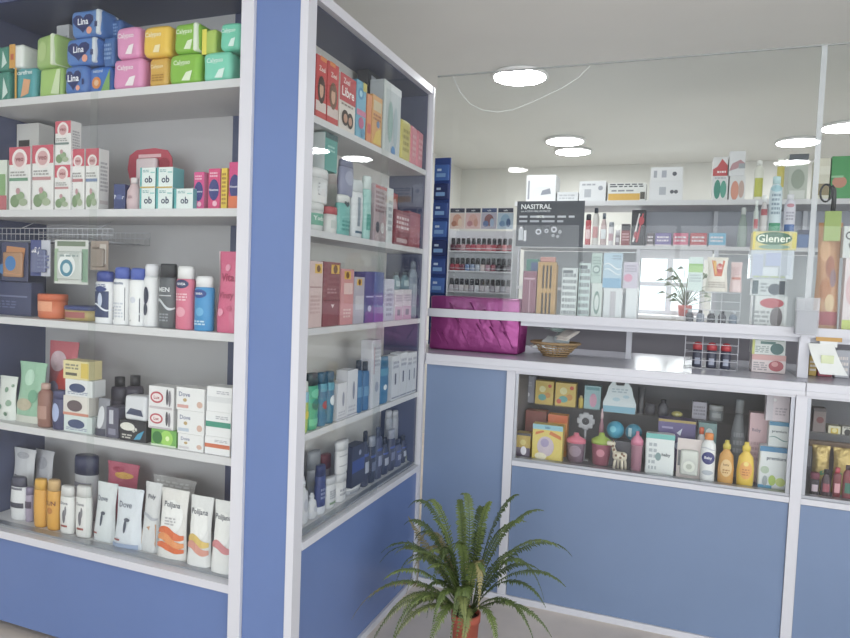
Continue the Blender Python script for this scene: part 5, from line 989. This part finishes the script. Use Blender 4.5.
H('carton', 'clear_box', 750, 794, 250, 'd2', 'large see-through plastic box of lilac packs under the yellow carton', 'box', mat('#d3dae6', .1, alpha=.75), [('r', .05, .1, .3, .85, '#bac2da'), ('r', .35, .45, .7, .9, '#b4bddc'), ('r', .3, .1, .65, .4, '#d9dfe8'), ('r', .7, .15, .95, .8, '#c5ccda'), ('l', .1, .02, .9, .12, 1, '#b5c09a')], Y=3.09, d=.1, key='d3')
H('carton', 'yellow_carton', 752.5, 797, 231.5, 'd3', 'long pale yellow carton with green rounded lettering near the screen joint', 'box', '#ddd08a', [('r', 0, .0, .06, 1, '#e6d24c'), ('e', .48, .62, .42, .36, '#4f7a64'), ('t', 'Glener', .48, .62, .6, '#f4f7ea', .76), ('e', .5, .16, .36, .12, '#8fae9c'), ('r', .9, .1, 1, .9, '#e0cf52')], Y=3.09, d=.09, key='d4')
H('bottle', 'clear_bottle', 753, 759.5, 200, 'd4', 'see-through white bottle, leftmost on the long yellow carton', 'bottle', '#cdd6d4', [('r', .2, .1, .8, .4, '#b9606a')], style='flask', cap='#e4e8e8', Y=3.11, clear=.75)
H('bottle', 'clear_bottle', 760, 768.5, 195, 'd4', 'see-through bottle with a brownish red band on the long yellow carton', 'bottle', '#d5d0d2', [('r', .15, .45, .85, .62, '#a8505c')], style='flask', cap='#e4e6e8', Y=3.11, clear=.8)
H('bottle', 'blue_green_bottle', 769, 783, 176, 'd4', 'white and pale blue bottle with a green foot, tallest on the yellow carton', 'bottle', '#cddbe4', [('r', .1, .02, .9, .16, '#3f9a76'), ('e', .5, .78, .4, .06, '#a3cbd8'), ('l', .2, .3, .8, .7, 5, '#8fa3b4')], style='shampoo', cap='#bcdbe0', Y=3.11)
H('bottle', 'blue_foot_bottle', 784, 796.5, 194, 'd4', 'lilac white bottle with a blue foot beside the screen joint', 'bottle', '#d6d3e0', [('r', .1, .02, .9, .2, '#3f66a8'), ('e', .5, .7, .3, .05, '#c98a9a'), ('l', .2, .3, .8, .55, 3, '#a9a6ba')], style='shampoo', cap='#e0e0e8', Y=3.11)
# acrylic leaflet holder in front of the post
t = thing('leaflet_holder', 'clear acrylic leaflet holder fixed over the rail at the screen post', 'leaflet holder', (at(808, 310, 'y', 2.95).x, 2.965, 1.262))
w = .055; AC = mat('#cfd3da', .08, alpha=.25); b = MB()
for (x0, x1, y0, y1) in ((-w, w, -.02, -.018), (-w, w, .018, .02), (-w, -w+.002, -.018, .018), (w-.002, w, -.018, .018)): b.box(x0*.72, x1*.72, y0, y1, 0, .145, AC)
b.box(-w*.7, w*.7, -.018, .018, 0, .002, AC); b.build('pocket', t)
b = MB(); b.box(-w*.65, w*.65, -.010, .010, .003, .095, '#a9acb6'); b.build('leaflets', t)
b = MB(); b.box(-.012, .012, .0201, .022, -.03, .02, ALU); b.build('clip', t)
# hanging green tag on a black cord
Yh = 3.06
t = thing('hanging_tag', 'olive green tag hung from a black coiled cord, right of the screen joint', 'tag', (at(832, 225, 'y', Yh).x, Yh, at(832, 225, 'y', Yh).z))
def L(px, py): q = at(px, py, 'y', Yh); return (q.x-t.location.x, 0, q.z-t.location.z)
b = MB(); a = L(823, 241); c = L(842, 211); b.rbox((a[0]+c[0])/2, 0, (a[2]+c[2])/2, (c[0]-a[0])/2, .003, (c[2]-a[2])/2, .002, '#9cb162', n=0); b.build('card', t)
b = MB(); cc = L(826, 193)
b.tube([(cc[0]+.02*math.cos(k*.5), .004*math.sin(k*.3), cc[2]+.035*math.sin(k*.5)) for k in range(40)], .0035, '#2f3036', 6)
b.tube([L(831, 186), L(834, 190), L(834, 200), L(833, 211)], .009, '#34353c', 8); b.build('cord', t)
H('pouch', 'orange_brown_bag', 815.5, 842, 222, 'rb0' if 'rb0' in TOP else SH, 'orange brown patterned bag behind the olive green tag', 'bag', '#c98f5e', [('e', .3, .75, .24, .1, '#dca878'), ('e', .55, .6, .2, .1, '#a8603f'), ('e', .4, .4, .26, .1, '#b9743f'), ('e', .6, .28, .2, .08, '#d9b98c'), ('r', .05, .08, .95, .2, '#a8404c'), ('e', .7, .5, .14, .08, '#8f6a6f')], Y=3.12, d=.05, lean=.02)
H('carton', 'pink_green_carton', 843, 862, 258, SH, 'pale pink carton with a lime foot at the right picture edge', 'box', '#e0d2d6', [('r', 0, 0, 1, .2, '#c5d25c'), ('e', .4, .6, .3, .2, '#d9b3b8')], Y=3.1, d=.05, key='pk')
H('carton', 'blue_white_carton', 843, 862, 226, 'pk', 'grey white carton with black rings on top of the pale pink one', 'box', '#cfd2d2', [('e', .4, .7, .3, .14, '#4a4c50'), ('e', .4, .7, .22, .09, '#cfd2d2'), ('e', .6, .4, .3, .14, '#4a4c50'), ('e', .6, .4, .22, .09, '#cfd2d2')], Y=3.1, d=.05)
# white paper taped under the rail
pts = [(808, 343), (834, 344.5), (848, 376), (820, 374)]
Q = [at(*pts[0], 'y', 2.984), at(*pts[1], 'y', 2.984), at(*pts[2], 'y', 2.955), at(*pts[3], 'y', 2.955)]
b = MB(); n = 6; vs = []
for sd in (0, .0009):
    for j in range(n+1):
        for i in range(n+1):
            u, v = i/n, j/n; P = Q[0].lerp(Q[1], u).lerp(Q[3].lerp(Q[2], u), v); P.y -= .008*math.sin(v*PI)-sd; P.z = max(P.z, CT+.004); P.x -= .006*math.sin(v*PI)
            vs.append(P-Q[0])
fs = []
for s in (0, 1):
    for j in range(n):
        for i in range(n):
            o_ = s*(n+1)**2; f = (o_+j*(n+1)+i, o_+(j+1)*(n+1)+i, o_+(j+1)*(n+1)+i+1, o_+j*(n+1)+i+1); fs.append(f if s == 0 else f[::-1])
b.add(vs, fs, '#e3e6e4', True)
cen = Q[0].lerp(Q[2], .5)-Q[0]; b.rbox(cen.x-.003, cen.y-.011, cen.z, .022, .0012, .016, .001, '#d6dfb4', n=0)
t = thing('paper_note', 'curling white paper sheet with a pale yellow patch hung below the rail', 'paper', Q[0]); b.build('sheet', t)
b = MB(); q = at(829, 339.5, 'y', 2.984)-Q[0]; b.box(q.x-.045, q.x+.045, .0005, .0022, q.z-.008, q.z+.008, '#c2964a'); b.box(q.x-.03, q.x+.03, .0004, .0018, q.z-.03, q.z-.008, '#dfe2e2'); b.build('tape', t)
for i, (x0, x1, yt, c, lb) in enumerate(((809, 817, 356, '#c9a94e', 'amber'), (818, 833, 352, '#a34a5c', 'dark red'), (835, 850, 350, '#b9bcc4', 'silver grey'))):
    H('carton', 'counter_carton', x0, x1, yt, CTZ, lb+' small carton on the counter behind the hanging paper', 'box', c, [('l', .1, .2, .9, .8, 3, '#e3dcd8')], Y=3.1, d=.05, group='cartons behind the hanging paper')
# loose white cord on the screen
b = MB(); cp_ = [at(x, y, 'y', 3.0065) for x, y in ((452, 74.5), (460, 92), (470, 104), (482, 110), (497, 112), (512, 110), (528, 104), (545, 96), (562, 88), (578, 78), (590, 66))]
b.tube(cp_, .0022, mat('#f0f0f0', .3), 6); tag(b.build('cord'), 'thin white cord drooping across the upper left of the glass screen', 'cord')

# ================================================================== GOODS ON THE BACK SHELVING
def K(kind, name, x0, x1, yt, base, label, cat, c, dec=(), Y=YK+.03, **o):
    return item(kind, name, x0, x1, yt, ('y', Y), base, label, cat, c, dec, **o)
T1, T2 = kz1+.0005, kz2+.0005
def BX(x0, x1, yt, base, label, c, dec, **o): return K('carton', 'stock_carton', x0, x1, yt, base, label, 'carton', c, dec, d=o.pop('d', .15), group='cartons along the top of the back shelving', **o)
BX(526, 556, 175, T1, 'white carton with a grey picture, leftmost above the poster', '#dfe0e2', [('r', .06, .1, .12, .8, '#9a9ca6'), ('p', [(.5, .25), (.85, .3), (.8, .5), (.55, .42)], '#8b8f9c'), ('r', .2, .55, .8, .8, '#eef0f2')])
BX(557, 578, 192, T1, 'low white carton between two larger ones above the poster', '#d5d7da', [('l', .1, .2, .9, .8, 2, '#b4b6bc')])
BX(579, 606, 181, T1, 'white carton with a small grey drawing, left of the yellow printed one', '#dcdde0', [('r', .2, .2, .45, .6, '#b0b3bb'), ('d', .8, .65, .09, '#9da0aa'), ('l', .1, .75, .6, .9, 1, '#a9acb4')])
BX(607.5, 646, 183, T1, 'white carton with a yellow band and dark marks', '#dedfdc', [('r', .02, .05, .85, .42, '#d9aa3c'), ('l', .05, .75, .95, .98, 2, '#4d4f5a'), ('l', .1, .5, .7, .65, 1, '#8b8d94'), ('r', .86, .1, .98, .5, '#55524c')])
BX(649, 683, 181, T1, 'wide white carton with dark dots, lower of a pair', '#dfdfe2', [('r', .3, .3, .5, .7, '#b0b3bc'), ('d', .68, .45, .06, '#5a5c66'), ('d', .8, .45, .06, '#5a5c66')], key='q1')
BX(650.5, 683, 167, 'q1', 'wide white carton with three small prints, upper of a pair', '#e1e1e4', [('r', .1, .25, .2, .75, '#a3a6b0'), ('r', .35, .25, .5, .75, '#a9acb8'), ('d', .75, .5, .07, '#5f616c')])
for k, (x0, x1, yt, bs, dc, lb) in enumerate(((712.5, 728, 176, T1, [('e', .3, .45, .22, .4, '#2f8f7c'), ('e', .7, .45, .2, .36, '#4aa08c'), ('l', .1, .85, .9, .98, 1, '#b9bcc2')], 'white carton with two green shapes, lower left of a square stack of four'),
     (729, 745.5, 176, T1, [('e', .35, .4, .25, .4, '#d98f78'), ('e', .75, .45, .18, .36, '#c7a79c')], 'white carton with salmon shapes, lower right of a square stack of four'))):
    BX(x0, x1, yt, bs, lb, '#dcdcdd', dc, key='z%d' % k)
BX(713, 728, 157, 'z0', 'white carton with a red mountain shape, upper left of a square stack', '#dddcdd', [('p', [(0, 0), (1, 0), (1, .55), (.6, .9), (.3, .5), (0, .35)], '#c6454c'), ('l', .3, .12, .9, .3, 1, '#f3e6e6')])
BX(729, 745.5, 151, 'z1', 'white carton with a rose grey shape, upper right of a square stack', '#dddde0', [('p', [(0, .2), (.5, .3), (1, .5), (.7, .65), (.2, .5)], '#b98a92'), ('r', .6, .3, 1, .5, '#9ea4ac')])
K('bottle', 'yellow_green_bottle', 754, 764, 160, T1, 'white bottle with a lime label on the top back shelf', 'bottle', '#e3e3d6', [('r', .1, .08, .9, .55, '#c3c648')], style='shampoo', cap='#e9e9e4')
K('bottle', 'yellow_green_bottle', 776, 785, 158, T1, 'pale bottle with a yellow label beside the grey green carton', 'bottle', '#e1e0d2', [('r', .1, .3, .9, .8, '#cfc25a')], style='lotion', cap='#ecebe4')
BX(788, 808, 154, T1, 'grey green carton with a dark top, left of the screen joint', '#bcc3b8', [('r', 0, .82, 1, 1, '#5e656e'), ('e', .5, .45, .35, .22, '#9aa596'), ('r', .1, .02, .9, .2, '#d6d9d4')])
BX(816, 830, 158, T1, 'cream and brown carton right of the screen joint', '#ddd9c6', [('r', 0, .1, 1, .38, '#9a8a66'), ('r', 0, .6, 1, .8, '#e9e6d6')])
BX(831, 856, 156, T1, 'bright green carton with a salmon print at the right picture edge', '#3f9f58', [('e', .35, .4, .3, .14, '#c9876e'), ('r', 0, .5, .5, .55, '#8fc99a')])
# lower row
for (x0, x1, c, lb) in ((646.5, 654, '#6a5f66', 'dark grey brown'), (655, 671.5, '#7d70ac', 'violet'), (673, 688.5, '#d86f8c', 'pink'), (690, 707, '#c4525c', 'red'), (708.5, 726, '#6fb6d6', 'sky blue')):
    K('carton', 'colour_carton', x0, x1, 233, T2, lb+' low carton in the row above the window view', 'box', c, [('l', .1, .3, .9, .8, 2, '#e9dfe6'), ('r', 0, 0, 1, .12, '#e3dade')], d=.08, group='coloured low cartons')
for i, (x0, x1, yt, c, k, st) in enumerate(((585, 591, 214, '#c2545c', '#3f424c', 'spray'), (592, 599, 208, '#d3d0cc', '#4d5666', 'shampoo'), (600, 607, 213, '#c9b3b4', '#7b8694', 'flask'), (608, 614, 222, '#e0dce0', '#a3a8b2', 'lotion'), (615, 620, 230, '#8a7f88', '#d9d6dc', 'jar'))):
    K('bottle', 'toiletry_bottle', x0, x1, yt, T2, 'small toiletry bottle, %s from the left beside the hanging toothbrushes' % ('first', 'second', 'third', 'fourth', 'fifth')[i], 'bottle', c, [('r', .15, .2, .85, .5, ('#e9c9cc', '#c98a8c', '#dfe3e6', '#c9a3ae', '#c9c4cc')[i])], style=st, cap=k, group='small toiletry bottles')
BX2 = K('carton', 'red_black_carton', 621, 630, 224, T2, 'dark red and black carton behind the red toothbrush cards', 'box', '#8f3f48', [('r', 0, .7, 1, 1, '#3d3a42'), ('l', .1, .2, .9, .6, 3, '#d9a9ae')], d=.06)
K('carton', 'toothbrush_card', 631, 645.5, 210, T2, 'tall black carton with slanting red and white toothbrush prints', 'box', '#3c3b44', [('p', [(.1, .1), (.25, .1), (.6, .9), (.5, .9)], '#e4e0e2'), ('p', [(.35, .1), (.5, .1), (.85, .9), (.75, .9)], '#c64a58'), ('e', .7, .7, .2, .12, '#c64a58'), ('e', .35, .3, .14, .1, '#b94a56')], d=.05, Y=YK+.03)
K('bottle', 'clear_bottle', 738, 748, 207, T2, 'clear green tinted bottle behind the stack on the back shelving', 'bottle', '#aebfb6', [], style='flask', cap='#dfe3e0', clear=.7)
K('carton', 'blue_stripe_carton', 797, 809, 230, T2, 'blue and navy striped carton left of the screen joint', 'box', '#4f74ae', [('r', 0, .75, 1, 1, '#3c4668')], d=.08)
# plant outside the window
w_ = at(685, 306, 'y', WY-.12); t = thing('window_plant', 'small leafy plant in a red pot on the window sill of the back room', 'plant', (w_.x, WY-.13, wb))
bx('sill', -.8, .3, -.14, .129, -.03, -.001, WBOARD, t)
b = MB(); b.lathe([(.05, 0), (.065, .1)], '#a84a44', 16); b.build('pot', t)
b = MB(); rn = random.Random(2); LF = mat('#7d8a74', .6)
for k in range(46):
    a = rn.uniform(0, 6.28); r = rn.uniform(.03, .2); z = .1+rn.uniform(.03, .34); c_, s_ = math.cos(a), math.sin(a)*.35
    b.tube([(0, 0, .09), (c_*r*.5, s_*r*.5, z*.8), (c_*r, s_*r, z)], .003, LF, 4)
    b.add([(c_*r, s_*r, z), (c_*(r+.03)-.02*s_, s_*r+.02*c_, z+.02), (c_*(r+.08), s_*(r+.08), z-.01), (c_*(r+.03)+.02*s_, s_*r-.02*c_, z-.005)], [(0, 1, 2, 3)], LF)
b.build('foliage', t)

# ================================================================== THE FERN
Yf = 2.25; pr_ = at(466, 612, 'y', Yf); t = thing('potted_fern', 'arching green fern in a terracotta pot on the floor before the counter', 'potted plant', (pr_.x, Yf, 0))
PZ = pr_.z
b = MB(); b.lathe([(.036, 0), (.040, .004), (.049, PZ-.03), (.053, PZ-.03), (.054, PZ), (.047, PZ), (.045, PZ-.02)], mat('#b5553f', .7, noise=.08, nscale=12), 28, cap=False); b.lathe([(.001, 0), (.036, 0)], mat('#b5553f', .7), 28, cap=False); b.build('pot', t)
b = MB(); b.lathe([(.001, PZ-.012), (.0445, PZ-.016)], mat('#4a3a30', .9, bump=.8, nscale=60), 20, cap=False); b.build('soil', t)
rn = random.Random(11)
GR = [mat(c, .55, noise=.15, nscale=20) for c in ('#56682f', '#68793a', '#47592a', '#7b8448', '#8c8352')]
def frond(az, reach, top, end, mi, wid=.04, kink=0):
    """az direction, reach horizontal, top highest point, end tip height above the rim"""
    P0 = Vector((.02*math.cos(az), .02*math.sin(az), PZ-.01)); d = Vector((math.cos(az), math.sin(az), 0)); side = Vector((-d.y, d.x, 0))
    n = 26; pts = []
    P1 = P0+d*reach*.25+Vector((0, 0, top*.9)); P2 = P0+d*reach*.75+Vector((0, 0, top*1.15)); P3 = P0+d*reach+Vector((0, 0, end))+side*kink
    for i in range(n+1):
        s = i/n; pts.append(P0*(1-s)**3+P1*3*s*(1-s)**2+P2*3*s*s*(1-s)+P3*s**3)
    b = MB(); b.tube(pts, .0022, GR[4] if mi == 4 else GR[2], 5, taper=.3)
    m = GR[mi]
    for i in range(3, n+1):
        for h_ in (0, .5):
            if i+h_ > n: continue
            s = (i+h_)/n; k = int(i); P = pts[k].lerp(pts[min(n, k+1)], h_); T = (pts[min(n, k+1)]-pts[k-1]).normalized()
            env = math.sin(PI*min(1, (s-.06)/.94)**.75)*.92+.1; L_ = wid*env*rn.uniform(.85, 1.1)
            for sg in (-1, 1):
                S_ = (side*sg+T*.45+Vector((0, 0, rn.uniform(-.35, .05)))).normalized(); ww = T*.0036
                q = P+S_*L_*.5; tip = P+S_*L_+Vector((0, 0, rn.uniform(-.45, .1)*L_))+T*rn.uniform(-.004, .006); up = Vector((0, 0, .0015))
                b.add([P-ww*.6, q-ww+up, tip, q+ww+up, P+ww*.6], [(0, 1, 3, 4), (1, 2, 3)], m)
    b.build('frond', t)
# upright ones, then arching ones all round; right is +x in the picture
R_ = math.radians
spec = [(R_(100), .05, .43, .42, 0), (R_(60), .08, .40, .40, 1), (R_(140), .10, .40, .38, 0), (R_(30), .16, .40, .44, 2), (R_(160), .22, .38, .34, 1), (R_(175), .26, .34, .27, 0), (R_(15), .24, .36, .40, 0),
        (R_(5), .30, .32, .30, 1), (R_(20), .36, .30, .22, 2), (R_(-5), .34, .26, .20, 0), (R_(190), .30, .28, .20, 2), (R_(185), .22, .40, .36, 2), (R_(200), .34, .16, .02, 1), (R_(215), .30, .14, -.08, 3), (R_(225), .28, .10, -.12, 3),
        (R_(195), .40, .15, -.05, 4), (R_(205), .24, .10, -.10, 3), (R_(170), .36, .22, .10, 0), (R_(250), .20, .12, -.12, 1), (R_(290), .16, .10, -.1, 3), (R_(320), .22, .12, -.06, 1), (R_(340), .26, .14, .0, 0), (R_(350), .28, .2, .12, 2),
        (R_(80), .12, .36, .34, 2), (R_(120), .16, .34, .30, 1), (R_(45), .2, .34, .33, 1), (R_(90), .2, .28, .22, 2), (R_(150), .28, .28, .18, 2), (R_(180), .12, .32, .33, 1), (R_(0), .12, .34, .36, 2), (R_(270), .1, .3, .28, 0), (R_(240), .14, .24, .2, 1), (R_(300), .14, .26, .22, 0), (R_(210), .36, .12, -.16, 3)]
for k in range(22): spec.append((rn.uniform(0, 6.28), rn.uniform(.12, .34), rn.uniform(.14, .34), rn.uniform(-.05, .3), rn.choice((0, 1, 2, 3, 4))))
for k, (az, rc, tp, en, mi) in enumerate(spec): frond(az+rn.uniform(-.08, .08), rc, tp*rn.uniform(.9, 1.02), en, mi, rn.uniform(.022, .03), rn.uniform(-.05, .05))
